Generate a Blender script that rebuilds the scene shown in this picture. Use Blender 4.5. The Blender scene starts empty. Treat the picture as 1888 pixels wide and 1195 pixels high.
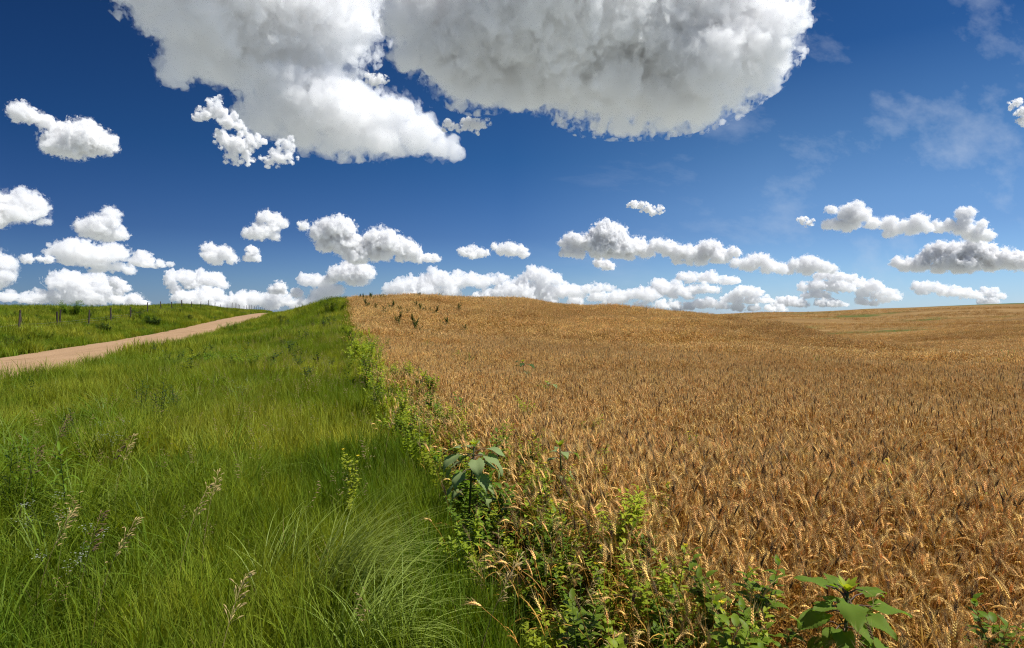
import bpy, math, random
import numpy as np
from mathutils import Vector

R = math.radians
SC = bpy.context.scene
COL = SC.collection
EYE = 2.2                       # camera height above the foot of the field edge
F = 1125.0                      # focal length in pixels of the full photograph
PITCH = math.atan(22.5 / F)

# ------------------------------------------------------------------ camera
cam = bpy.data.cameras.new('camera')
cam.sensor_width = 36.0
cam.lens = 36.0 * F / 1888.0
cam.clip_start = 0.05
cam.clip_end = 200000.0
camo = bpy.data.objects.new('camera', cam)
camo.location = (0, 0, EYE)
camo.rotation_euler = (R(90) - PITCH, 0, 0)
COL.objects.link(camo)
SC.camera = camo

# ------------------------------------------------------------------ sky and sun
SUN_EL, SUN_AZ = R(59), R(98)   # azimuth measured to the right of the view direction (+Y)
world = bpy.data.worlds.new('World')
SC.world = world
world.use_nodes = True
nt = world.node_tree
nt.nodes.clear()
out = nt.nodes.new('ShaderNodeOutputWorld')
bg = nt.nodes.new('ShaderNodeBackground')
bg.inputs['Strength'].default_value = 0.10
sky = nt.nodes.new('ShaderNodeTexSky')
sky.sky_type = 'NISHITA'
sky.sun_disc = False
sky.sun_elevation = SUN_EL
sky.sun_rotation = SUN_AZ
sky.altitude = 500
sky.air_density = 1.0
sky.dust_density = 0.25
sky.ozone_density = 3.0
nt.links.new(bg.outputs[0], out.inputs[0])


def N(tree, kind, **kw):
    n = tree.nodes.new(kind)
    for k, v in kw.items():
        setattr(n, k, v)
    return n


# clear dry air seen near 90 degrees from the sun: deeper blue than the model, most of all to the left
tc = N(nt, 'ShaderNodeTexCoord')
sx = N(nt, 'ShaderNodeSeparateXYZ')
nt.links.new(tc.outputs['Generated'], sx.inputs[0])


def ramp(tree, src, stops):
    r = N(tree, 'ShaderNodeValToRGB')
    e = r.color_ramp.elements
    while len(e) < len(stops):
        e.new(0.5)
    for k, (p, c) in enumerate(stops):
        e[k].position = p
        e[k].color = (*c, 1)
    tree.links.new(src, r.inputs[0])
    return r


elev = ramp(nt, sx.outputs[2], [(0.0, (.50, .65, 1.0)), (0.05, (.425, .578, .855)), (0.12, (.265, .41, .67)),
                                (0.24, (.15, .35, .58)), (0.42, (.115, .285, .49)), (0.75, (.17, .34, .52))])
azr = N(nt, 'ShaderNodeMapRange')
azr.inputs[1].default_value = -0.62
azr.inputs[2].default_value = 0.55
nt.links.new(sx.outputs[0], azr.inputs[0])
azc = ramp(nt, azr.outputs[0], [(0.0, (.42, .48, .56)), (0.5, (.86, .88, .9)), (1.0, (1, 1, 1))])
mul1 = N(nt, 'ShaderNodeMix', data_type='RGBA', blend_type='MULTIPLY')
mul1.inputs[0].default_value = 1.0
nt.links.new(sky.outputs[0], mul1.inputs[6])
nt.links.new(elev.outputs[0], mul1.inputs[7])
mulc = N(nt, 'ShaderNodeMix', data_type='RGBA', blend_type='MULTIPLY')
mulc.inputs[0].default_value = 1.0
nt.links.new(mul1.outputs[2], mulc.inputs[6])
nt.links.new(azc.outputs[0], mulc.inputs[7])
# paler air low in the sky towards the sun's side
wa = N(nt, 'ShaderNodeMapRange')
wa.inputs[1].default_value, wa.inputs[2].default_value = 0.0, 0.38
nt.links.new(sx.outputs[0], wa.inputs[0])
we = N(nt, 'ShaderNodeMapRange')
we.inputs[1].default_value, we.inputs[2].default_value = 0.36, 0.16
nt.links.new(sx.outputs[2], we.inputs[0])
wm = N(nt, 'ShaderNodeMath', operation='MULTIPLY')
nt.links.new(wa.outputs[0], wm.inputs[0])
nt.links.new(we.outputs[0], wm.inputs[1])
pale = N(nt, 'ShaderNodeMix', data_type='RGBA', blend_type='ADD')
pale.inputs[7].default_value = (.55, .85, .95, 1)
nt.links.new(wm.outputs[0], pale.inputs[0])
nt.links.new(mulc.outputs[2], pale.inputs[6])
# high thin cirrus streaks
mp = N(nt, 'ShaderNodeMapping')
mp.inputs['Rotation'].default_value = (0, R(-38), R(20))
mp.inputs['Scale'].default_value = (1.3, 11.0, 7.0)
nt.links.new(tc.outputs['Generated'], mp.inputs[0])
ns = N(nt, 'ShaderNodeTexNoise')
ns.inputs['Scale'].default_value = 1.6
ns.inputs['Detail'].default_value = 8
ns.inputs['Roughness'].default_value = 0.6
nt.links.new(mp.outputs[0], ns.inputs['Vector'])
cr = N(nt, 'ShaderNodeMapRange')
cr.inputs[1].default_value = 0.52
cr.inputs[2].default_value = 0.82
cr.inputs[3].default_value = 0.0
cr.inputs[4].default_value = 0.5
nt.links.new(ns.outputs[0], cr.inputs[0])
rm = N(nt, 'ShaderNodeMapRange')       # the cirrus lies to the right
rm.inputs[1].default_value = -0.1
rm.inputs[2].default_value = 0.5
nt.links.new(sx.outputs[0], rm.inputs[0])
mm = N(nt, 'ShaderNodeMath', operation='MULTIPLY')
nt.links.new(cr.outputs[0], mm.inputs[0])
nt.links.new(rm.outputs[0], mm.inputs[1])
mixc = N(nt, 'ShaderNodeMix', data_type='RGBA')
mixc.inputs[7].default_value = (5.0, 5.6, 6.6, 1)
nt.links.new(mm.outputs[0], mixc.inputs[0])
nt.links.new(pale.outputs[2], mixc.inputs[6])
nt.links.new(mixc.outputs[2], bg.inputs[0])

sl = bpy.data.lights.new('sun', 'SUN')
sl.energy = 4.6
sl.angle = R(0.53)
sl.color = (1.0, 0.965, 0.915)
so = bpy.data.objects.new('sun', sl)
sdir = Vector((math.sin(SUN_AZ) * math.cos(SUN_EL), math.cos(SUN_AZ) * math.cos(SUN_EL), math.sin(SUN_EL)))
so.rotation_euler = sdir.to_track_quat('Z', 'Y').to_euler()
so.location = (0, 0, 60)
COL.objects.link(so)

SC.view_settings.view_transform = 'Standard'
SC.view_settings.look = 'None'
SC.view_settings.exposure = 0.35
SC.view_settings.gamma = 1.0
SC.render.engine = 'CYCLES'
cy = SC.cycles
cy.filter_width = 1.15
cy.max_bounces = 24
cy.diffuse_bounces = 3
cy.glossy_bounces = 2
cy.transmission_bounces = 4
cy.transparent_max_bounces = 16
cy.volume_bounces = 14
cy.use_denoising = True
cy.denoiser = 'OPENIMAGEDENOISE'
cy.denoising_input_passes = 'RGB_ALBEDO_NORMAL'
cy.denoising_prefilter = 'NONE'
cy.use_adaptive_sampling = True
cy.adaptive_threshold = 0.01
cy.sample_clamp_indirect = 8.0


def ray(px, py):
    """direction of a photograph pixel, scaled so that y = 1"""
    x, z = (px - 944) / F, (597.5 - py) / F
    c, s = math.cos(PITCH), math.sin(PITCH)
    dy, dz = c + z * s, z * c - s
    return np.array([x / dy, 1.0, dz / dy])


def tag(o, label=None, cat=None, group=None, kind=None):
    for k, v in (('label', label), ('category', cat), ('group', group), ('kind', kind)):
        if v:
            o[k] = v
    return o


def mesh_obj(name, verts, faces, mats, parent=None, mi=None, smooth=True):
    me = bpy.data.meshes.new(name)
    if isinstance(faces, np.ndarray):
        nf, k = faces.shape
        me.vertices.add(len(verts))
        me.vertices.foreach_set('co', np.asarray(verts, np.float32).ravel())
        me.loops.add(nf * k)
        me.loops.foreach_set('vertex_index', faces.astype(np.int32).ravel())
        me.polygons.add(nf)
        me.polygons.foreach_set('loop_start', np.arange(nf, dtype=np.int32) * k)
        me.polygons.foreach_set('loop_total', np.full(nf, k, np.int32))
        me.update(calc_edges=True)
    else:
        me.from_pydata([tuple(v) for v in verts], [], faces)
    for m in (mats if isinstance(mats, (list, tuple)) else [mats]):
        me.materials.append(m)
    if mi is not None:
        me.polygons.foreach_set('material_index', np.asarray(mi, np.int32))
    me.polygons.foreach_set('use_smooth', np.full(len(me.polygons), smooth))
    o = bpy.data.objects.new(name, me)
    COL.objects.link(o)
    if parent is not None:
        o.parent = parent
    return o


# ------------------------------------------------------------------ noise on arrays
_rs = np.random.RandomState(11)
_LAT = _rs.rand(64, 64, 64).astype(np.float32)


def vnoise(x, y, z):
    xi, yi, zi = np.floor(x).astype(np.int32), np.floor(y).astype(np.int32), np.floor(z).astype(np.int32)
    fx, fy, fz = x - xi, y - yi, z - zi
    fx, fy, fz = (f * f * f * (f * (f * 6 - 15) + 10) for f in (fx, fy, fz))
    x0, y0, z0 = xi & 63, yi & 63, zi & 63
    x1, y1, z1 = (xi + 1) & 63, (yi + 1) & 63, (zi + 1) & 63
    a = _LAT[x0, y0, z0] * (1 - fx) + _LAT[x1, y0, z0] * fx
    b = _LAT[x0, y1, z0] * (1 - fx) + _LAT[x1, y1, z0] * fx
    c = _LAT[x0, y0, z1] * (1 - fx) + _LAT[x1, y0, z1] * fx
    d = _LAT[x0, y1, z1] * (1 - fx) + _LAT[x1, y1, z1] * fx
    return (a * (1 - fy) + b * fy) * (1 - fz) + (c * (1 - fy) + d * fy) * fz


def fbm(x, y, z, octv=4, gain=0.5):
    s, a, t = 0.0, 1.0, 0.0
    for k in range(octv):
        s = s + a * vnoise(x + 17.3 * k, y + 5.1 * k, z + 9.7 * k)
        t += a
        a *= gain
        x, y, z = x * 2.03, y * 2.03, z * 2.03
    return s / t
# ------------------------------------------------------------------ the lie of the land
# heights below are relative to the eye; s runs along the road, t across it (positive to the right)
_th = math.atan(0.32)
ES = np.array([-math.sin(_th), math.cos(_th)])
ET = np.array([math.cos(_th), math.sin(_th)])
ROAD_T, ROAD_W = -9.0, 2.1


def st(x, y):
    return x * ES[0] + y * ES[1], x * ET[0] + y * ET[1]


def xy(s, t):
    return s * ES[0] + t * ET[0], s * ES[1] + t * ET[1]


def road_z(s):
    return np.interp(s, [-40, 0, 25, 40, 53, 66, 81, 100, 126, 138, 160, 200, 260, 600, 3000],
                     [-1.75, -1.73, -1.72, -1.69, -1.52, -1.26, -.95, -.62, -.33, -.27, -.45, -1.6, -4.2, -12, -22])


def road_zs(s):                       # softened
    return (road_z(s - 5) + road_z(s) * 2 + road_z(s + 5)) / 4


CP = []                               # control points of the crop and grass tops


def cp(px, py, d):
    w = ray(px, py) * d
    CP.append((w[0], w[1], w[2]))


for q in [(0, 0, -1.5), (3, 0, -1.4), (-3, 0, -1.5), (0, -6, -1.5), (7, -6, -1.4), (-5, -6, -1.5), (1.5, 3, -1.4), (4, 4, -1.4), (-1, 3, -1.5),
          (-3.5, 4, -1.45), (-2, 7, -1.4), (0, -40, -1.8), (60, -40, -2.5), (-60, -40, -1.5), (-60, 10, -.6), (60, 10, -2.3), (-30, 5, -1.2), (25, 5, -1.7)]:
    CP.append(q)
# wheat field, near to far
for q in [(690, 700, 12.3), (1000, 700, 12.7), (1500, 700, 13.2), (1888, 700, 13.8), (645, 600, 28), (640, 574, 38), (700, 600, 30), (800, 600, 32),
          (900, 600, 34), (1000, 600, 36), (1100, 603, 38), (1250, 622, 33), (800, 650, 18.5), (1000, 650, 20), (1250, 652, 22), (1500, 655, 24),
          (1888, 655, 27), (1000, 557, 62), (860, 551, 58), (750, 548, 55), (690, 548, 53), (640, 548, 52), (1130, 568, 66), (1250, 580, 66),
          (1330, 588, 62), (1405, 597, 57), (1480, 611, 50), (1560, 626, 43), (1640, 638, 38),
          (860, 568, 80), (860, 586, 120), (640, 562, 75), (640, 580, 120), (1130, 585, 90), (1130, 601, 130), (1250, 602, 92), (1405, 626, 80),
          (1405, 604, 135), (1480, 638, 72), (1480, 610, 130), (1560, 645, 62), (1560, 614, 125), (1660, 630, 70), (1660, 616, 115), (1888, 622, 58), (1888, 604, 100), (1888, 590, 150), (1888, 576, 200), (1888, 558.5, 275),
          (1888, 565, 420), (1740, 564, 285), (1600, 597, 150), (1600, 585, 210), (1600, 569, 285), (1600, 577, 420), (1400, 592, 180), (1400, 584, 230),
          (1400, 575.6, 290), (1400, 580, 430), (1250, 594, 200), (1250, 583, 300), (1000, 590, 250), (1250, 580, 600), (1888, 572, 900), (1000, 583, 600)]:
    cp(*q)
# grass slope right of the road, then the bank and pasture left of it
for q in [(515, 578, 80), (560, 567, 64), (600, 554, 56), (560, 578, 95), (540, 600, 42), (600, 580, 38),
          (33, 604, 31), (105, 598, 36), (163, 591, 41), (204, 585, 45.7), (241, 581, 50.5), (272, 574, 55), (297, 571, 60), (353, 569, 69.5), (407, 568, 84),
          (440, 569.5, 110), (462, 572, 140), (477, 574.5, 172), (10, 565.5, 50), (120, 566.5, 58), (200, 566.5, 62), (265, 568, 68), (-150, 563, 45),
          (-400, 560, 60), (100, 581, 120), (0, 578, 100), (300, 574, 120), (370, 574, 140), (200, 585, 250), (400, 582, 300), (-500, 580, 200), (200, 579, 700)]:
    cp(*q)
for s in (6, 14, 24, 36, 50, 66, 82, 105, 130):
    x, y = xy(s, -6.5)
    CP.append((x, y, float(road_zs(s)) + .2))
    x, y = xy(s, -11.9)
    CP.append((x, y, float(road_zs(s)) + .25))
for s in (6, 14, 24):
    x, y = xy(s, -3.6)
    CP.append((x, y, -1.33))
CP = np.array(CP)


def warp(x, y):
    r = np.hypot(x, y) + 1e-6
    k = np.log1p(r / 6.0) / r
    return x * k, y * k


_wx, _wy = warp(CP[:, 0], CP[:, 1])


def _u(r2):
    return np.where(r2 > 1e-12, r2 * np.log(np.maximum(r2, 1e-12)), 0.0)


_K = _u((_wx[:, None] - _wx) ** 2 + (_wy[:, None] - _wy) ** 2) + np.eye(len(CP)) * 1e-4
_P = np.stack([np.ones(len(CP)), _wx, _wy], 1)
_A = np.block([[_K, _P], [_P.T, np.zeros((3, 3))]])
_sol = np.linalg.solve(_A, np.concatenate([CP[:, 2], np.zeros(3)]))


def tps(x, y):
    x, y = np.atleast_1d(np.asarray(x, float)), np.atleast_1d(np.asarray(y, float))
    out_ = np.empty(len(x))
    for i in range(0, len(x), 20000):
        a, b = warp(x[i:i + 20000], y[i:i + 20000])
        out_[i:i + 20000] = _u((a[:, None] - _wx) ** 2 + (b[:, None] - _wy) ** 2) @ _sol[:-3] + _sol[-3] + _sol[-2] * a + _sol[-1] * b
    return out_


def sstep(a, b, v):
    q = np.clip((v - a) / (b - a), 0, 1)
    return q * q * (3 - 2 * q)


def edge_t(s):                        # where the wheat begins
    return np.interp(s, [-50, 0, 4, 12, 26, 38, 52, 80, 200], [.95, 1.0, 1.05, 1.1, 1.35, 1.75, 2.35, 3.2, 5]) + .10 * np.sin(s * 1.3) + .06 * np.sin(s * 3.7 + 1)


def hveg(x, y):
    """height of the standing crop / grass over the soil"""
    s, t = st(x, y)
    d = np.hypot(x, y)
    w = sstep(-.25, .35, t - edge_t(s))
    h = .46 + (.80 - .46) * w
    return h * (1 - .85 * sstep(70, 150, d))


def ground_z(x, y):
    x, y = np.atleast_1d(np.asarray(x, float)), np.atleast_1d(np.asarray(y, float))
    s, t = st(x, y)
    d = np.hypot(x, y)
    g = tps(x, y) - hveg(x, y)
    far = sstep(450, 1200, d)
    g = g * (1 - far) + (-9 - d * .004) * far
    g = g + 3.4 * sstep(85, 150, d) * sstep(0, 30, x) * (1 - sstep(255, 285, d)) * (fbm(x / 60 + 7, y / 34 + 2, x * 0, 3) - .5)
    g = g + .34 * sstep(16, 40, d) * sstep(2, 9, t) * (1 - sstep(85, 150, d)) * (2 * fbm(x / 9 + 1, y / 6 + 4, x * 0, 3) - 1)
    off = np.abs(t - ROAD_T)
    w = sstep(ROAD_W + .25, ROAD_W + 1.1, off)
    w = np.maximum(w, sstep(260, 500, s))
    return (road_zs(s) - .05) * (1 - w) + g * w + EYE


def at(px, py, up=0.3):
    """point on the ground below the spot where a photograph pixel's line of sight comes within `up` of the soil"""
    w = ray(px, py)
    d = np.concatenate([np.arange(1.5, 30, .05), np.arange(30, 400, .4)])
    z = w[2] * d + EYE
    hit = np.nonzero(z <= ground_z(w[0] * d, w[1] * d) + up)[0]
    k = d[hit[0]] if len(hit) else 400.0
    x, y = w[0] * k, w[1] * k
    return Vector((x, y, float(ground_z(x, y)[0])))


# ------------------------------------------------------------------ materials
def mat(name, col, rough=.7, trans=0.0, tcol=None, var=0.0, hue=0.0, spec=.25, patch=None):
    """leaf-like or solid surface; var/hue vary it from one plant to the next, patch = (colour, scale) is a second growth colour in drifts"""
    m = bpy.data.materials.new(name)
    m.use_nodes = True
    t = m.node_tree
    b = t.nodes['Principled BSDF']
    b.inputs['Roughness'].default_value = rough
    b.inputs['Specular IOR Level'].default_value = spec
    src = N(t, 'ShaderNodeRGB')
    src.outputs[0].default_value = (*col, 1)
    c = src.outputs[0]
    if patch:
        g = N(t, 'ShaderNodeNewGeometry')
        n = N(t, 'ShaderNodeTexNoise')
        n.inputs['Scale'].default_value = patch[1]
        n.inputs['Detail'].default_value = 3
        t.links.new(g.outputs['Position'], n.inputs['Vector'])
        r = N(t, 'ShaderNodeMapRange')
        r.inputs[1].default_value = .42
        r.inputs[2].default_value = .62
        t.links.new(n.outputs[0], r.inputs[0])
        x = N(t, 'ShaderNodeMix', data_type='RGBA')
        x.inputs[7].default_value = (*patch[0], 1)
        t.links.new(r.outputs[0], x.inputs[0])
        t.links.new(c, x.inputs[6])
        c = x.outputs[2]
    if var or hue:
        oi = N(t, 'ShaderNodeObjectInfo')
        h = N(t, 'ShaderNodeHueSaturation')
        r1 = N(t, 'ShaderNodeMapRange')
        r1.inputs[3].default_value, r1.inputs[4].default_value = 1 - var, 1 + var
        t.links.new(oi.outputs['Random'], r1.inputs[0])
        t.links.new(r1.outputs[0], h.inputs['Value'])
        mu = N(t, 'ShaderNodeMath', operation='MULTIPLY')
        mu.inputs[1].default_value = 7.31
        t.links.new(oi.outputs['Random'], mu.inputs[0])
        fr = N(t, 'ShaderNodeMath', operation='FRACT')
        t.links.new(mu.outputs[0], fr.inputs[0])
        r2 = N(t, 'ShaderNodeMapRange')
        r2.inputs[3].default_value, r2.inputs[4].default_value = .5 - hue, .5 + hue
        t.links.new(fr.outputs[0], r2.inputs[0])
        t.links.new(r2.outputs[0], h.inputs['Hue'])
        t.links.new(c, h.inputs['Color'])
        c = h.outputs[0]
    t.links.new(c, b.inputs['Base Color'])
    if trans:
        tr = N(t, 'ShaderNodeBsdfTranslucent')
        if tcol:
            x = N(t, 'ShaderNodeMix', data_type='RGBA', blend_type='MULTIPLY')
            x.inputs[0].default_value = 1
            x.inputs[7].default_value = (*tcol, 1)
            t.links.new(c, x.inputs[6])
            t.links.new(x.outputs[2], tr.inputs[0])
        else:
            t.links.new(c, tr.inputs[0])
        ms = N(t, 'ShaderNodeMixShader')
        ms.inputs[0].default_value = trans
        o = t.nodes['Material Output']
        t.links.new(b.outputs[0], ms.inputs[1])
        t.links.new(tr.outputs[0], ms.inputs[2])
        t.links.new(ms.outputs[0], o.inputs[0])
    return m


def noise_mix(t, vec, scale, lo, hi, c0, c1, detail=5, stretch=None):
    n = N(t, 'ShaderNodeTexNoise')
    n.inputs['Scale'].default_value = scale
    n.inputs['Detail'].default_value = detail
    n.inputs['Roughness'].default_value = .62
    if stretch:
        mpn = N(t, 'ShaderNodeMapping')
        mpn.inputs['Rotation'].default_value = (0, 0, stretch[0])
        mpn.inputs['Scale'].default_value = stretch[1]
        t.links.new(vec, mpn.inputs[0])
        vec = mpn.outputs[0]
    t.links.new(vec, n.inputs['Vector'])
    r = N(t, 'ShaderNodeMapRange')
    r.inputs[1].default_value, r.inputs[2].default_value = lo, hi
    t.links.new(n.outputs[0], r.inputs[0])
    x = N(t, 'ShaderNodeMix', data_type='RGBA')
    t.links.new(r.outputs[0], x.inputs[0])
    for k, c in ((6, c0), (7, c1)):
        if isinstance(c, tuple):
            x.inputs[k].default_value = (*c, 1)
        else:
            t.links.new(c, x.inputs[k])
    return x.outputs[2]


# ------------------------------------------------------------------ ground sheet (polar grid round the camera)
rad = np.concatenate([np.array([0.3, .8]), np.geomspace(1.2, 500, 330), np.geomspace(520, 60000, 60)])
ang = np.concatenate([np.radians(np.linspace(-56, 56, 300)), np.radians(np.linspace(60, 300, 60))])
Rg, Ag = np.meshgrid(rad, ang, indexing='ij')
gx, gy = (Rg * np.sin(Ag)).ravel(), (Rg * np.cos(Ag)).ravel()
gz = ground_z(gx, gy)
na = len(ang)
ii, jj = np.meshgrid(np.arange(len(rad) - 1), np.arange(na), indexing='ij')
a0 = ii * na + jj
a1 = ii * na + (jj + 1) % na
gf = np.stack([a0, a1, a1 + na, a0 + na], -1).reshape(-1, 4)
gv = np.stack([gx, gy, gz], 1)
gv = np.vstack([gv, [[0, 0, float(ground_z(0, 0)[0])]]])

gm_ = bpy.data.materials.new('earth_and_growth')
gm_.use_nodes = True
t = gm_.node_tree
b = t.nodes['Principled BSDF']
b.inputs['Roughness'].default_value = .95
b.inputs['Specular IOR Level'].default_value = .1
geo = N(t, 'ShaderNodeNewGeometry')
pos = geo.outputs['Position']
wf = noise_mix(t, pos, 1.4, .35, .68, (.19, .11, .037), (.36, .225, .085), 7)
wf = noise_mix(t, pos, .03, .40, .62, wf, (.24, .135, .042), 5)
wf = noise_mix(t, pos, .05, .52, .62, wf, (.33, .205, .08), 5, (R(15), (.25, 1.6, 1)))
wf = noise_mix(t, pos, .09, .54, .62, wf, (.17, .10, .035), 6, (R(-8), (.3, 1.8, 1)))
wf = noise_mix(t, pos, .04, .575, .62, wf, (.075, .11, .022), 8, (R(6), (.4, 1.5, 1)))
soil = noise_mix(t, pos, 3.0, .4, .7, (.045, .03, .018), (.09, .06, .032), 6)
grs = noise_mix(t, pos, 1.2, .35, .65, (.022, .04, .008), (.05, .08, .014), 6)
far_g = noise_mix(t, pos, .02, .4, .6, (.035, .085, .02), (.06, .12, .03), 3)
far_t = noise_mix(t, pos, .004, .45, .55, (.42, .42, .38), (.34, .37, .33), 2)  # farthest ground, made pale and neutral to reflect light onto the cloud bases
at_w = N(t, 'ShaderNodeAttribute', attribute_name='wheat')
at_f = N(t, 'ShaderNodeAttribute', attribute_name='far')
at_h = N(t, 'ShaderNodeAttribute', attribute_name='horizon')


def mixf(fac, c0, c1):
    x = N(t, 'ShaderNodeMix', data_type='RGBA')
    t.links.new(fac, x.inputs[0])
    t.links.new(c0, x.inputs[6])
    t.links.new(c1, x.inputs[7])
    return x.outputs[2]


wheatc = mixf(at_f.outputs['Fac'], soil, wf)
c = mixf(at_w.outputs['Fac'], grs, wheatc)
c = mixf(at_h.outputs['Fac'], c, far_g)
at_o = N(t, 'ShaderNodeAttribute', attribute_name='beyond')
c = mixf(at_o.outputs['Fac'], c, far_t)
t.links.new(c, b.inputs['Base Color'])
bp = N(t, 'ShaderNodeBump')
bp.inputs['Strength'].default_value = .9
bp.inputs['Distance'].default_value = .12
nb = N(t, 'ShaderNodeTexNoise')
nb.inputs['Scale'].default_value = 3.5
nb.inputs['Detail'].default_value = 6
t.links.new(pos, nb.inputs['Vector'])
t.links.new(nb.outputs[0], bp.inputs['Height'])
t.links.new(bp.outputs[0], b.inputs['Normal'])
ground = mesh_obj('ground', gv, np.vstack([gf]), gm_)
s_, t_ = st(gv[:, 0], gv[:, 1])
d_ = np.hypot(gv[:, 0], gv[:, 1])
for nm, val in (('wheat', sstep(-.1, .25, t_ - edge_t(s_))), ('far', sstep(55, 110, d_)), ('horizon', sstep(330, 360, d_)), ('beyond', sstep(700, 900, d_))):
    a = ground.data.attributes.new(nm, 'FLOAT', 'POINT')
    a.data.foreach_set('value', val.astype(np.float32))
tag(ground, kind='structure')

# ------------------------------------------------------------------ gravel road
ss = np.concatenate([np.arange(-30, 150, .5), np.arange(150, 420, 4)])
tt = np.linspace(-ROAD_W, ROAD_W, 27)
S, T = np.meshgrid(ss, tt, indexing='ij')
wob = .16 * (fbm(S / 5, T * 0 + np.sign(T) * 3, S * 0, 3) - .5) * 2 + .10 * (fbm(S * 1.1, T * 0 + np.sign(T) * 8, S * 0, 2) - .5) * 2
Tq = T * (1 + wob / ROAD_W * np.abs(T / ROAD_W))
prof = .06 * (1 - (T / ROAD_W) ** 2) - .025 * np.exp(-((np.abs(T) - .85) / .28) ** 2) + .02 * (fbm(S * .8, T * 2.5, S * 0, 4) - .5)
rx, ry = xy(S.ravel(), ROAD_T + Tq.ravel())
rz = road_zs(S.ravel()) + prof.ravel() + EYE + .004
nt_ = len(tt)
ii, jj = np.meshgrid(np.arange(len(ss) - 1), np.arange(nt_ - 1), indexing='ij')
a0 = (ii * nt_ + jj).ravel()
rf = np.stack([a0, a0 + 1, a0 + nt_ + 1, a0 + nt_], 1)
rm_ = bpy.data.materials.new('pink_gravel')
rm_.use_nodes = True
t = rm_.node_tree
b = t.nodes['Principled BSDF']
b.inputs['Roughness'].default_value = .95
b.inputs['Specular IOR Level'].default_value = .1
geo = N(t, 'ShaderNodeNewGeometry')
pos = geo.outputs['Position']
gc = noise_mix(t, pos, 26, .3, .7, (.21, .128, .062), (.52, .335, .19), 4)
gc = noise_mix(t, pos, .5, .40, .75, gc, (.41, .27, .16), 5, (-_th * -1, (2.2, .18, 1)))
gc = noise_mix(t, pos, 1.1, .60, .74, gc, (.19, .12, .07), 6, (_th, (2.6, .22, 1)))
t.links.new(gc, b.inputs['Base Color'])
bp = N(t, 'ShaderNodeBump')
bp.inputs['Strength'].default_value = .6
bp.inputs['Distance'].default_value = .03
nb = N(t, 'ShaderNodeTexNoise')
nb.inputs['Scale'].default_value = 22
nb.inputs['Detail'].default_value = 5
t.links.new(pos, nb.inputs['Vector'])
t.links.new(nb.outputs[0], bp.inputs['Height'])
t.links.new(bp.outputs[0], b.inputs['Normal'])
road = mesh_obj('road', np.stack([rx, ry, rz], 1), rf[:, ::-1], rm_)
tag(road, kind='structure')
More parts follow.
